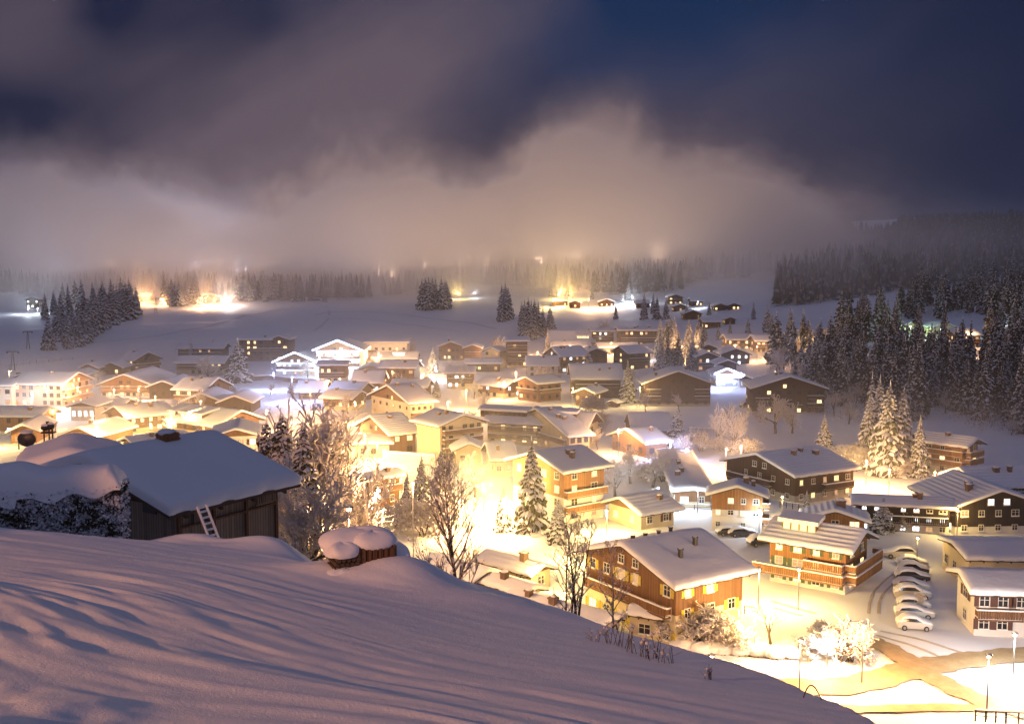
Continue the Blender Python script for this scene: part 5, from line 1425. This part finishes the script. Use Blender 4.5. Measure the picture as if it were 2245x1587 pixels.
# openings
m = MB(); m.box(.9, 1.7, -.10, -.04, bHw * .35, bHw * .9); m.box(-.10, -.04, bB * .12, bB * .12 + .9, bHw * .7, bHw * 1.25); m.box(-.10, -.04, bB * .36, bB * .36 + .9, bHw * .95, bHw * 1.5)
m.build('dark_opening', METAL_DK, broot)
m = MB()
for k in range(9): m.box(bA - 1.35 + k * .14, bA - 1.27 + k * .14, -.16, -.12, bHw * .45, bHw * .9)
m.box(bA - 1.45, bA - .1, -.17, -.11, bHw * .9, bHw * .97); m.box(bA - 1.45, bA - .1, -.17, -.11, bHw * .42, bHw * .47)
m.build('railing', WOOD_GR, broot)
m = MB()
for xx in (.0, bA * .33, bA * .66, bA - .12): m.box(xx, xx + .14, -.14, -.01, -1.5, bHw - .02)
m.box(0, bA, -.13, -.012, bHw * .30, bHw * .36)
m.build('timber_frame', WOOD_BR, broot)
m = MB()
c = bmp(bL * .62, -.2, bG / 2 * btp)
m.box(c[0] - .42, c[0] + .42, c[1] - .36, c[1] + .36, c[2] + .1, c[2] + .95, 0)
for k in range(4): m.box(c[0] - .46, c[0] + .46, c[1] - .40, c[1] + .40, c[2] + .2 + k * .2, c[2] + .27 + k * .2, 0)
m.sphere((c[0] - .12, c[1], c[2] + .98), .40, 10, 6, 1, .5); m.sphere((c[0] + .22, c[1] + .05, c[2] + .98), .30, 10, 6, 1, .4)
m.build('chimney', [WOOD_OR, SNOW], broof)
# ladder
lp = at(486, 1152, 43.6); lp.z = Tz(lp.x, lp.y) - .2
o = empty('ladder', lp, R(58)); tag(o, 'snow-crusted ladder leaning on the eave of the old barn', 'ladder')
top = Vector((-.25, .95, 2.35))
for sx in (-.24, .24):
    m = MB(); a = Vector((sx, 0, 0)); b = top + Vector((sx, 0, 0)); m.tube(a, b, .045, .045, 5, 0)
    m.tube(a + Vector((0, -.03, .06)), b + Vector((0, -.03, .07)), .055, .06, 6, 1); m.build('rail', [WOOD_GR, SNOW], o)
for k in range(9):
    m = MB(); t = (k + .6) / 9.5; c = top * t; m.tube(c + Vector((-.24, 0, 0)), c + Vector((.24, 0, 0)), .03, .03, 5, 0); m.tube(c + Vector((-.22, -.02, .05)), c + Vector((.22, -.02, .05)), .05, .05, 5, 1)
    m.build('rung', [WOOD_GR, SNOW], o)
# neighbour's roof on the left
NB = H('barn', 'dark-gabled snow roof of the neighbouring house between hedge and village', 'house', 'neighbouring snow roof',
  70, 1110, 1046, 225, -120, 20, 'L', 'barn', .5, 15, d=54.0, wr=0, wl=0, lit=0, chim=0, oe=.8, og=1.1, thick=.9, hi=True, dmin=2, near=True)
# dish and cowled chimney seen over that roof
p = at(92, 966, 62); zb = p.z
o = empty('chimney_stack', (p.x + .3, p.y, zb)); tag(o, 'dark cowled chimney stack sticking up over the neighbouring snow roof', 'chimney'); o.scale = (.75,) * 3
m = MB()
for dx in (-.22, .22, .5): m.tube((dx, 0, -1.2), (dx * .9, 0, 1.0), .07, .06, 6)
m.box(-.35, .65, -.3, .3, .62, .72); m.build('stand', METAL_DK, o)
m = MB(); m.sphere((-.1, 0, 1.05), .36, 8, 6, 0, .7); m.sphere((.35, 0, 1.15), .30, 8, 6, 0, .9); m.tube((.12, 0, 1.1), (.1, 0, 1.55), .10, .14, 7); m.build('cowl', METAL_DK, o)
m = MB(); m.sphere((-.1, 0, 1.25), .34, 8, 5, 0, .4); m.sphere((.36, 0, 1.38), .28, 8, 5, 0, .4); m.build('snow_cap', SNOW, o)
o = empty('satellite_dish', (p.x - .75, p.y - .3, zb + .15)); tag(o, 'dark round satellite dish with snow on its rim beside the cowled chimney', 'satellite dish'); o.scale = (.7,) * 3
m = MB(); n = 18
for i in range(5):
    for j in range(n):
        r0, r1 = .16 * i, .16 * (i + 1); a0, a1 = 2 * pi * j / n, 2 * pi * (j + 1) / n
        f = lambda r, a: (r * cos(a), -.25 + r * r * .30, r * sin(a) * .8)
        m.face([f(r0, a0), f(r1, a0), f(r1, a1), f(r0, a1)])
m.build('dish', METAL_DK, o)
m = MB(); m.tube((0, 0, -.9), (0, .05, 0), .06, .06, 6); m.tube((0, -.1, -.5), (0, -.75, -.1), .03, .03, 5); m.box(-.75, -.68, -.05, .05, -.9, .1); m.build('mount', METAL_DK, o)
m = MB(); m.sphere((0, -.02, .60), .55, 10, 5, 0, .28); m.build('snow_cap', SNOW, o)

# clipped hedge with a metre of snow on top
hx0, hx1 = at(-120, 1140, 39.5), at(262, 1140, 40.5)
def hedge():
    r = random.Random(5)
    A0 = Vector((hx0.x, hx0.y, 0)); A1 = Vector((hx1.x, hx1.y, 0)); Lh = (A1 - A0).length; ax = (A1 - A0) / Lh; ay = Vector((-ax.y, ax.x, 0)); dep = 1.5
    def base(t): q = A0 + ax * t; return Tz(q.x, q.y)
    ztop = lambda t: CAMZ - 40 * (1082 - 590) / F + .10 * sin(t * 1.3) + .06 * sin(t * 3.1)
    o = empty('hedge', (A0.x, A0.y, 0)); tag(o, 'clipped hedge flecked with snow under a thick smooth snow cap', 'hedge')
    O = Vector((A0.x, A0.y, 0))
    m = MB()
    q0 = [(0, .12), (Lh - .12, .12), (Lh - .12, dep - .1), (0, dep - .1)]
    lo = [A0 + ax * a + ay * b + Vector((0, 0, base(a) - .5)) - O for a, b in q0]; hi = [A0 + ax * a + ay * b + Vector((0, 0, ztop(a) - .02)) - O for a, b in q0]
    m.hexa(lo + hi, 0)
    for k in range(15000):
        if r.random() < .82: t = r.uniform(0, Lh); b = r.gauss(.02, .06); out = -ay
        else: t = Lh - r.gauss(.02, .05); b = r.uniform(0, dep); out = ax
        zz = r.uniform(base(t) - .15, ztop(t) + .05)
        c = A0 + ax * t + ay * b + Vector((0, 0, zz)) - O
        s = r.uniform(.03, .075)
        d1 = (out * r.uniform(.2, 1) + Vector((0, 0, r.uniform(-.6, .7))) + ax * r.gauss(0, .7)).normalized()
        d2 = d1.cross(Vector((r.gauss(0, 1), r.gauss(0, 1), r.gauss(0, 1)))).normalized()
        white = vnoise(np.array((t) * 3.5), np.array(zz * 5.5)) + r.gauss(0, .35) > -.30
        m.face([c - d2 * s, c + d1 * s * 1.3 - d2 * s * .4, c + d1 * s * 1.5 + d2 * s * .4, c + d2 * s], 1 if white else 0)
    m.build('foliage', [NEEDLE, SNOWT], o)
    m = MB(); na, nb = 70, 12
    for i in range(na + 1):
        t = -.05 + (Lh + .12) * i / na
        endf = min(1, (Lh + .08 - t) / .5); endf = max(endf, 0) ** .45
        for j in range(nb + 1):
            a = pi * j / nb; bb = dep / 2 - cos(a) * (dep / 2 + .12)
            h = (1.05 + .10 * sin(t * .8) + .05 * sin(t * 2.7)) * (sin(a) ** .45 if 0 < j < nb else 0) * endf * (1 + .05 * float(fbm(np.array(t), np.array(bb * 1.0), 2)))
            lipz = -.16 + .10 * sin(t * 4.1 + 1) * (1 if j in (0, nb) else 0) - (.10 if j in (0, nb) else 0) + (-.35 if t < 2.6 and j == 0 else 0)
            tt = t if i < na else t
            c = A0 + ax * tt + ay * bb + Vector((0, 0, ztop(t) + lipz + h)) - O
            m.v.append(tuple(c))
    for i in range(na):
        for j in range(nb):
            k = i * (nb + 1) + j; m.f.append((k, k + nb + 1, k + nb + 2, k + 1)); m.mi.append(0)
    m.face([m.v[na * (nb + 1) + j] for j in range(nb + 1)])
    m.build('snow_cap', SNOW, o, True)
hedge()

# snow-buried wood stack on the mound
wp = at(822, 1196, 33.5); wz = Tz(wp.x, wp.y)
o = empty('wood_stack', (wp.x, wp.y, wz - .28), R(25)); tag(o, 'buried wood stack with two bulging caps of snow on a drift', 'wood stack')
r2 = random.Random(3)
m = MB()
m.box(-.75, .55, -.45, .55, -.3, .68)
for k in range(7): m.box(-.78 + k * .19, -.66 + k * .19, -.50, -.452, -.2, .64 + r2.uniform(-.04, .04))
for k in range(4): m.box(.552, .60, -.42 + k * .25, -.22 + k * .25, -.2, .64)
m.build('crate', WOOD_BR, o)
m = MB()
for k in range(16):
    x = -1.45 + .16 * (k % 5) + .05 * (k // 5); z = .08 + .15 * (k // 5); m.tube((x, -.55, z), (x + .02, .4, z), .075, .07, 7)
m.build('logs', BARK, o)
def lump(parent, c, r, seed, name='snow_cap', sq=(1, 1, .6), ov=1.0):
    m = MB(); nu, nv = 26, 14
    for i in range(nv + 1):
        a = pi * .62 * i / nv
        for j in range(nu):
            b = 2 * pi * j / nu
            e = .72; cx_ = abs(cos(b)) ** e * (1 if cos(b) > 0 else -1); sy_ = abs(sin(b)) ** e * (1 if sin(b) > 0 else -1)
            rr = r * (1 + .10 * float(fbm(np.array(cos(b) * 1.3 + seed), np.array(sin(b) * 1.3 + a), 2)))
            m.v.append((c[0] + rr * sq[0] * sin(a) ** .8 * cx_, c[1] + rr * sq[1] * sin(a) ** .8 * sy_, c[2] + rr * sq[2] * cos(a)))
    for i in range(nv):
        for j in range(nu):
            jj = (j + 1) % nu; m.f.append((i * nu + j, (i + 1) * nu + j, (i + 1) * nu + jj, i * nu + jj)); m.mi.append(0)
    return m.build(name, SNOW, parent, True)
lump(o, (-.05, .14, .72), .80, 3, sq=(.95, .78, .44)); lump(o, (-1.10, 0, .56), .58, 9, sq=(.95, 1.15, .52)); lump(o, (-.45, .6, .70), .85, 5, sq=(1.5, .8, .48))
lump(o, (-1.2, -.55, -.12), .55, 12, sq=(1.2, .7, .5)); lump(o, (.80, .30, .05), .60, 17, sq=(.7, 1.1, .8))

# bare trees at the brow
def brow_tree(px, yb, yt, dist, label, k, wide=1.0):
    q = at(px, yb, dist); z = Tz(q.x, q.y); H_ = CAMZ + ray(px, yt).z * dist - z
    o = empty('bare_tree', (q.x, q.y, z), rnd.uniform(0, 6)); o.scale = (H_ * wide, H_ * wide, H_); tag(o, label, 'tree')
    link_mesh('trunk', k[0], o); link_mesh('crown', k[1], o)
def leader_tree(seed, n=34, r0=.016, spread=(.5, .75), blen=.42, low=.16, sub=5, twig=.0022, frost=.55):
    r = random.Random(seed); tk = MB(); cr = MB()
    P = [Vector((0, 0, -.03))]; d = Vector((0, 0, 1))
    for i in range(12):
        d = (d + Vector((r.gauss(0, .035), r.gauss(0, .035), .04))).normalized(); P.append(P[-1] + d * .086)
    for i in range(12):
        tk.tube(P[i], P[i + 1], r0 * (1 - i / 12.6), r0 * (1 - (i + 1) / 12.6), 7, 0, cap=False)
        s_ = Vector((.6, -.8, 0)) * r0 * (1 - i / 12.6) * .8
        if r.random() < .8: cr.face([P[i] + s_ * .6 + Vector((.002, .001, 0)), P[i] + s_ * 1.5, P[i + 1] + s_ * 1.5, P[i + 1] + s_ * .6 + Vector((.002, .001, 0))], 0)
    def twg(p, d, L, rad, dep):
        q = p; n_ = 4 if dep == 0 else 3; pts = [p]
        for k in range(n_):
            d = (d + Vector((r.gauss(0, .10), r.gauss(0, .10), r.gauss(.10, .08)))).normalized(); q = q + d * (L / n_); pts.append(q)
        for k in range(n_):
            ra = max(rad * (1 - .6 * k / n_), twig * .45)
            cr.tube(pts[k], pts[k + 1], ra, ra * .8, 3 if dep else 4, 1 if (dep == 0 or r.random() < .3) else 0, cap=False)
            sd = (pts[k + 1] - pts[k]).cross(Vector((0, 0, 1)))
            if sd.length > 1e-6 and r.random() < .85:
                sd = sd.normalized() * ra * 1.15; u = Vector((0, 0, ra * 1.1))
                cr.face([pts[k] - sd + u, pts[k + 1] - sd + u, pts[k + 1] + sd + u, pts[k] + sd + u], 0)
        if dep < 2:
            m_ = sub if dep == 0 else 3
            for k in range(m_):
                f = .25 + .75 * (k + r.random() * .5) / m_; i_ = min(n_ - 1, int(f * n_)); b = pts[i_].lerp(pts[i_ + 1], min(f * n_ - i_, 1))
                ax = d.orthogonal().normalized(); ax.rotate(Matrix.Rotation(r.uniform(0, 6.28), 3, d)); a = r.uniform(.45, .85)
                twg(b, (d * cos(a) + ax * sin(a) + Vector((0, 0, .15))).normalized(), L * r.uniform(.35, .55), rad * .5, dep + 1)
        elif r.random() < frost:
            c = pts[-1]
            for k in range(2):
                v = Vector((r.gauss(0, 1), r.gauss(0, 1), r.gauss(0, 1))).normalized() * twig * 3.2; w = v.cross(Vector((1, .3, .2))).normalized() * twig * 2
                cr.face([c - w, c + v, c + w, c - v * .4], 0)
    for i in range(n):
        t = low + (.97 - low) * (i / n) ** .9; k = min(11, int(t * 12)); b = P[k].lerp(P[k + 1], t * 12 - k)
        a = i * 2.4 + r.uniform(-.4, .4); sp = r.uniform(*spread)
        L = blen * (1 - t) ** .55 * r.uniform(.6, 1.1) + .03
        if t < low + .12: L *= .6
        twg(b, Vector((cos(a) * sin(sp), sin(a) * sin(sp), cos(sp))), L, r0 * (1 - t) * .42 + twig * .5, 0)
    return tk.mesh('trunk', BARK), cr.mesh('crown', [FROST, BARK])
BR1 = leader_tree(71, 40, .015, (.5, .8), .46, .14, 6, .0026)
BR2 = leader_tree(72, 15, .0125, (.5, .9), .22, .42, 4, .0024)
BR3 = leader_tree(73, 20, .011, (.5, 1.0), .22, .30, 4, .0026)
brow_tree(1004, 1275, 1022, 47, 'bare tree with upswept frosted twigs growing at the brow of the field', BR1, 1.0)
for px, yb, yt, k, lb in [(1258, 1345, 1105, BR2, 'tallest slim bare stem of the clump before the yellow-shuttered chalet'), (1240, 1340, 1150, BR3, 'crooked bare stem on the near side of the clump'), (1270, 1350, 1135, BR2, 'straight bare stem on the chalet side of the clump'), (1246, 1342, 1128, BR3, 'thin bare stem in the middle of the clump')]:
    brow_tree(px, yb, yt, 42, lb, k, 1.0)
brow_tree(1345, 1378, 1190, 38, 'single young bare tree in front of the brown timber gable', BR3, 1.1)
# weeds poking through the snow at the brow
def weed(px, py, h, label, dist=None, n=5, seed=0):
    q = hit(px, py, 0, 4) if dist is None else at(px, py, dist)
    r = random.Random(seed); m = MB(); z = Tz(q.x, q.y) - .1
    for i in range(n):
        a = r.uniform(0, 6.28); b0 = Vector((r.gauss(0, .09), r.gauss(0, .09), 0)); hh = h * r.uniform(.5, 1); tp = b0 + Vector((cos(a) * hh * .25, sin(a) * hh * .25, hh))
        m.tube(b0, tp, .012, .006, 4, 0)
        for k in range(2):
            s = b0.lerp(tp, r.uniform(.5, .95)); m.tube(s, s + Vector((r.gauss(0, .09), r.gauss(0, .09), .12)), .006, .004, 3, 0)
        m.sphere(tp, r.uniform(.02, .05), 6, 4, 1)
    o = m.build('dry_weed', [BARK, FROST]); o.location = (q.x, q.y, z); tag(o, label, 'weed', 'dry weeds along the brow')
    return o
for i, (px, py, h, dd) in enumerate([(940, 1300, .9, 35), (965, 1308, .5, 34), (1370, 1410, .75, 25.5), (1392, 1420, .8, 25), (1410, 1425, .7, 24.5), (1425, 1430, .6, 24.3), (1438, 1425, 1.0, 24.6), (1306, 1410, .4, 26), (1555, 1458, .35, 22.5), (1335, 1402, .6, 26), (1350, 1408, .9, 25.8), (1465, 1442, .5, 24)]):
    weed(px, py, h, ['two frosty stalks beside the big drift', 'short frosted stalks just past the big drift', 'tangle of dry stalks below the young bare tree', 'frosty seed heads in the middle of the weed row', 'leaning dry stalks in the weed row', 'low weed tuft near the upright frosted stalk', 'tall upright frosted stalk in the weed row', 'tiny weed left of the weed row', 'lone snow-topped tuft on the brow above the road', 'round snow-clumped weed at the start of the weed row', 'thin dark stalks beside the young bare tree', 'last low tuft of the weed row'][i], dist=dd, n=4 + i % 3, seed=i)
# drooping grass arc at the foot of the field by the lamp post
q = at(1780, 1530, 21.5); m = MB(); z = Tz(q.x, q.y)
pts_ = [Vector((-.20 + .42 * t, 0, .36 * sin(pi * t ** .8) - .05)) for t in [i / 10 for i in range(11)]]
for a, b in zip(pts_, pts_[1:]): m.tube(a, b, .016, .012, 5, 0)
o = m.build('dry_weed', [BARK]); o.location = (q.x, q.y, z); tag(o, 'arched dead stalk bent over at the bottom brow near the road', 'weed', None)

# assumed street lamp, added out of view to light the field from the left
o = lamp(0, 0, ORG, 0, h=7, d=None, dmin=70, label='street lamp at the roadside above the snowy field') if False else None
p = Vector((-46.0, -10.0, 0)); p.z = Tz(p.x, p.y)
o = empty('street_lamp', p); tag(o, 'assumed unseen street lamp added to light the snowy field', 'street lamp')  # added and unseen, assumed from the warm light on the field
LH = 52.0 - p.z
m = MB(); m.tube((0, 0, -.5), (0, 0, LH), .10, .07, 8); m.tube((0, 0, LH - .05), (.9, 0, LH + .25), .05, .05, 6); m.build('pole', METAL_GR, o)
q = MB(); q.sphere((.9, 0, LH + .1), .24, 8, 6, 0, .7); q.build('lamp_globe', mat_emit('lamp_glow_assumed', (1, .5, .22), 60), o)
L = bpy.data.lights.new('lamp_light', 'POINT'); L.energy = 105000; L.color = (1, .42, .17); L.shadow_soft_size = .5
lo = bpy.data.objects.new('lamp_light', L); COL.objects.link(lo); lo.parent = o; lo.location = (.9, 0, LH - .5)

for (x, y, h) in [(-36.1, 10.9, 12.5), (-34.9, 10.3, 12.5), (-35.4, 12.4, 12)]:  # unseen spruces added to keep the lamp off the barn roof
    tree_at(Vector((x, y, Tz(x, y))), h, CON[0], 'added unseen tall spruce shading the old barn roof from the lamp', 'added tall shading spruces', wide=.95)
for (x, y, h) in [(-25, -2.5, 4.4), (-24, -5, 4.2), (-26.5, -.8, 3.6)]:  # unseen young spruces added to darken the near left of the field
    tree_at(Vector((x, y, Tz(x, y))), h, CON[2], 'added unseen young spruce shading the near field from the lamp', 'added young shading spruces', wide=1.3)

# ------------------------------------------------------------------ ski lift, fences and street furniture
for (px, yb, yt, lb) in [(62, 765, 728, 'grey lattice lift pylon on the ski slope beside the grove'), (29, 812, 772, 'slim lift pylon low on the ski slope'), (342, 688, 655, 'lift pylon in the gap between the far dark trees')]:
    p = hit(px, yb, 0, 200); h = (yb - yt) * p.y / F
    o = empty('lift_pylon', p); tag(o, lb, 'lift pylon'); m = MB()
    m.tube((-.8, 0, -1), (-.15, 0, h), .22, .16, 6); m.tube((.8, 0, -1), (.15, 0, h), .22, .16, 6); m.build('mast', METAL_GR, o)
    m = MB(); m.box(-2.4, 2.4, -.25, .25, h, h + .4); m.box(-2.5, -2.1, -.4, .4, h - .4, h); m.box(2.1, 2.5, -.4, .4, h - .4, h); m.build('crossarm', METAL_GR, o)
def fence(pix, h, label, name='fence', step=2.0, matl=None, solid=False, dmin=70):
    P = [hit(a, b, 0, dmin) for a, b in pix]; o = empty(name, P[0]); tag(o, label, name.replace('_', ' ')); O = P[0]
    rl = MB()
    for a, b in zip(P, P[1:]):
        n = max(1, int((b - a).length / step))
        for i in range(n + 1):
            q = a.lerp(b, i / n); z = Tz(q.x, q.y)
            pm = MB(); pm.box(q.x - O.x - .06, q.x - O.x + .06, q.y - O.y - .06, q.y - O.y + .06, z - O.z - .2, z - O.z + h)
            pm.build('post', matl or METAL_DK, o)
            if i < n:
                q2 = a.lerp(b, (i + 1) / n); z2 = Tz(q2.x, q2.y)
                for f in ((.95, .5) if not solid else (.9, .7, .5, .3)):
                    rl.tube((q.x - O.x, q.y - O.y, z - O.z + h * f), (q2.x - O.x, q2.y - O.y, z2 - O.z + h * f), .04, .04, 4, 0)
                rl.tube((q.x - O.x, q.y - O.y, z - O.z + h + .05), (q2.x - O.x, q2.y - O.y, z2 - O.z + h + .05), .09, .09, 5, 1)
    rl.build('rail', [matl or METAL_DK, SNOW], o)
fence([(1632, 1345), (1665, 1352)], 1.0, 'short black iron fence at the corner of the yellow-lit lawn')
fence([(2138, 1580), (2205, 1584), (2260, 1587)], 1.1, 'ornate railing on the bridge at the bottom edge', step=.8)
fence([(1710, 1112), (1765, 1120)], 1.1, 'dark picket fence below the long dark apartment house', step=1.0, matl=WOOD_BK)
fence([(1485, 1115), (1560, 1118)], .9, 'thin railing before the long curved-roof building')
fence([(1510, 945), (1600, 950)], 1.0, 'field fence behind the orange-glowing tree')
fence([(20, 806), (80, 796), (160, 790)], 1.5, 'dark net fence line across the foot of the ski slope', step=4)
# stone wall with snow under the glowing hotel
def low_wall(pix, h, label, matl, th=.5):
    P = [hit(a, b, 0, 70) for a, b in pix]; O = P[0].copy(); o = empty('wall', O); tag(o, label, 'wall')
    w = MB(); s = MB()
    for a, b in zip(P, P[1:]):
        d = (b - a); d.z = 0; d.normalize(); nrm = Vector((-d.y, d.x, 0)) * th / 2
        lo = [a - nrm, b - nrm, b + nrm, a + nrm]
        w.hexa([tuple(q - O - Vector((0, 0, 1))) for q in lo] + [tuple(q - O + Vector((0, 0, h))) for q in lo])
        lo = [a - nrm * 1.2, b - nrm * 1.2, b + nrm * 1.2, a + nrm * 1.2]
        s.hexa([tuple(q - O + Vector((0, 0, h + .002))) for q in lo] + [tuple(q - O + Vector((0, 0, h + .45))) for q in lo])
    w.build('masonry', matl, o); s.build('snow_cap', SNOW, o)
low_wall([(530, 836), (590, 832), (640, 838), (690, 842)], 1.5, 'brown retaining wall below the glowing hotel', BRICK)
low_wall([(840, 1012), (900, 1016), (955, 1020)], 2.0, 'bright white retaining wall with snow beside the pale-walled block', PL_WHITE)
# clipped snowy garden hedge: one row of lumps along the street
for i, (px, py, w) in enumerate([(1497, 1425, 1.5), (1532, 1430, 1.2), (1556, 1428, 1.2), (1585, 1428, 1.4), (1625, 1432, 1.3), (1660, 1434, 1.3), (1700, 1440, 1.2), (1735, 1440, 1.2)]):
    p = hit(px, py, 0, 70); o = empty('snowy_shrub', p); tag(o, ['dark-footed shrub under a snow dome at the chalet end of the street hedge', 'second snow-domed shrub of the street hedge', 'squat snow-domed shrub, third in the street hedge', 'fourth snow-domed shrub along the street hedge', 'wide snow-domed shrub in the middle of the street hedge', 'sixth snow-domed shrub in front of the garden tree', 'seventh snow-domed shrub of the street hedge', 'snow-domed shrub at the bluish bush end of the street hedge'][i], 'shrub', 'snow-domed shrubs of the street hedge')
    r = random.Random(i); m = MB()
    for k in range(260):
        a = r.uniform(0, 6.28); rr = w * r.uniform(.7, 1.0); z = r.uniform(0, .55); c = Vector((rr * cos(a), rr * sin(a) * .8, z)); v = Vector((r.gauss(0, 1), r.gauss(0, 1), r.gauss(0, 1))).normalized() * .13; u = v.cross(Vector((r.gauss(0, 1), r.gauss(0, 1), 1))).normalized() * .09
        m.face([c - v, c + u, c + v, c - u], 0 if r.random() < .7 else 1)
    m.build('foliage', [NEEDLE, SNOWT], o)
    lump(o, (0, 0, .45), w, i + 20, sq=(1, .85, .62))

# mist hanging between the roofs, steam from chimneys, wisps on the wooded hillside
def soft_volume(name, label, cat, c, r, dens, nscale, g=.2, flat=False, colr=(1, 1, 1)):
    """a soft-edged cloud of droplets filling an ellipsoid (or a slab when flat)"""
    b = MB()
    b.box(-r[0], r[0], -r[1], r[1], -r[2], r[2])
    m = bpy.data.materials.new(name); m.use_nodes = True; m.node_tree.nodes.clear(); N = NT(m.node_tree)
    tc = N.node('ShaderNodeTexCoord'); sp = N.node('ShaderNodeSeparateXYZ'); N.l.new(tc.outputs['Object'], sp.inputs[0])
    x, y, z = sp.outputs
    nz = N.noise(tc.outputs['Object'], nscale, 4, .55)
    qx, qy, qz = [N.mul(a, 1 / k) for a, k in zip((x, y, z), r)]
    if flat:
        e = N.mul(N.mul(N.ramp(N.m('ABSOLUTE', qx), .6, 1, 1, 0), N.ramp(N.m('ABSOLUTE', qy), .6, 1, 1, 0)), N.ramp(qz, -.2, 1, 1, 0))
    else:
        rr = N.m('SQRT', N.add(N.add(N.mul(qx, qx), N.mul(qy, qy)), N.mul(qz, qz)))
        e = N.ramp(N.add(rr, N.mul(N.sub(nz, .5), .9)), .15, .95, 1, 0)
    d = N.mul(N.mul(e, N.ramp(nz, .3, .7, .3 if flat else .1, 1.2)), dens)
    v = N.node('ShaderNodeVolumePrincipled'); v.inputs['Color'].default_value = (*colr, 1); v.inputs['Anisotropy'].default_value = g
    N.put(v.inputs['Density'], d)
    out = N.node('ShaderNodeOutputMaterial'); N.l.new(v.outputs[0], out.inputs['Volume'])
    o = b.build(name, m); o.location = c; o['kind'] = 'stuff'; o['label'] = label; o['category'] = cat
    return o
soft_volume('street_mist', 'golden mist glowing between the village roofs', 'mist', (-25, 330, 9), (190, 215, 17), .0020, .02, .3, True)
soft_volume('hillside_mist', 'thin mist drifting in front of the wooded hillside', 'mist', (215, 640, 48), (200, 230, 52), .0052, .012, .0)
p = hit(1190, 1120, 0, 70); soft_volume('street_mist', 'bright golden mist around the tallest spruce', 'mist', (p.x, p.y, p.z + 7), (30, 26, 13), .011, .06)
p = hit(1340, 1110, 0, 70); soft_volume('steam_plume', 'steam lit yellow drifting past the big yellow-lit chalet', 'steam', (p.x, p.y, p.z + 7), (7, 5, 10), .06, .16)
for (px, py, h, lb) in [(832, 845, 14, 'steam column rising over the plaza chalets'), (212, 915, 12, 'bright steam column beside the blue-white lit shop'), (1232, 748, 14, 'thin smoke rising from the steep-roofed long chalet')]:
    p = hit(px, py, 0, 70); soft_volume('steam_plume', lb, 'steam', (p.x, p.y, p.z + h * .75), (3.5, 3.5, h * .7), .07, .3)

_seen = {}
_r = random.Random(77); _k = 0
for _t in range(400):
    if _k >= 34: break
    px, py = _r.uniform(330, 1560), _r.uniform(790, 1010)
    p = hit(px, py, 0, 90)
    if any((p.x - h[0]) ** 2 + (p.y - h[1]) ** 2 < 10.5 ** 2 for h in HOUSES) or p.y < 200: continue
    hs_ = min(HOUSES, key=lambda h: (h[0] - p.x) ** 2 + (h[1] - p.y) ** 2)[2]
    if hs_ in _seen: continue
    _seen[hs_] = 1; _k += 1
    kd = _r.choice((BT, BT, SHR)); hh = _r.uniform(4, 7.5)
    o = empty('frosted_tree', p, _r.uniform(0, 6)); o.scale = (hh * (1.3 if kd is SHR else 1),) * 2 + (hh,)
    tag(o, ('frosted garden bush beside the ' if kd is SHR else 'frosted garden tree beside the ') + hs_, 'tree', 'frosted garden trees between the houses')
    k_ = _r.choice(kd); link_mesh('trunk', k_[0], o); link_mesh('crown', k_[1], o)

# haze over the whole valley
hz = MB(); hz.box(-900, 1500, -150, 2450, -12, 128)
m = bpy.data.materials.new('haze'); m.use_nodes = True; m.node_tree.nodes.clear(); N = NT(m.node_tree)
v = N.node('ShaderNodeVolumePrincipled'); v.inputs['Color'].default_value = (.93, .92, .95, 1); v.inputs['Density'].default_value = .00011; v.inputs['Anisotropy'].default_value = .35
out = N.node('ShaderNodeOutputMaterial'); N.l.new(v.outputs[0], out.inputs['Volume'])
if HAZE:
    o = hz.build('haze', m); o['kind'] = 'stuff'; o['label'] = 'thin night haze filling the valley air'; o['category'] = 'haze'
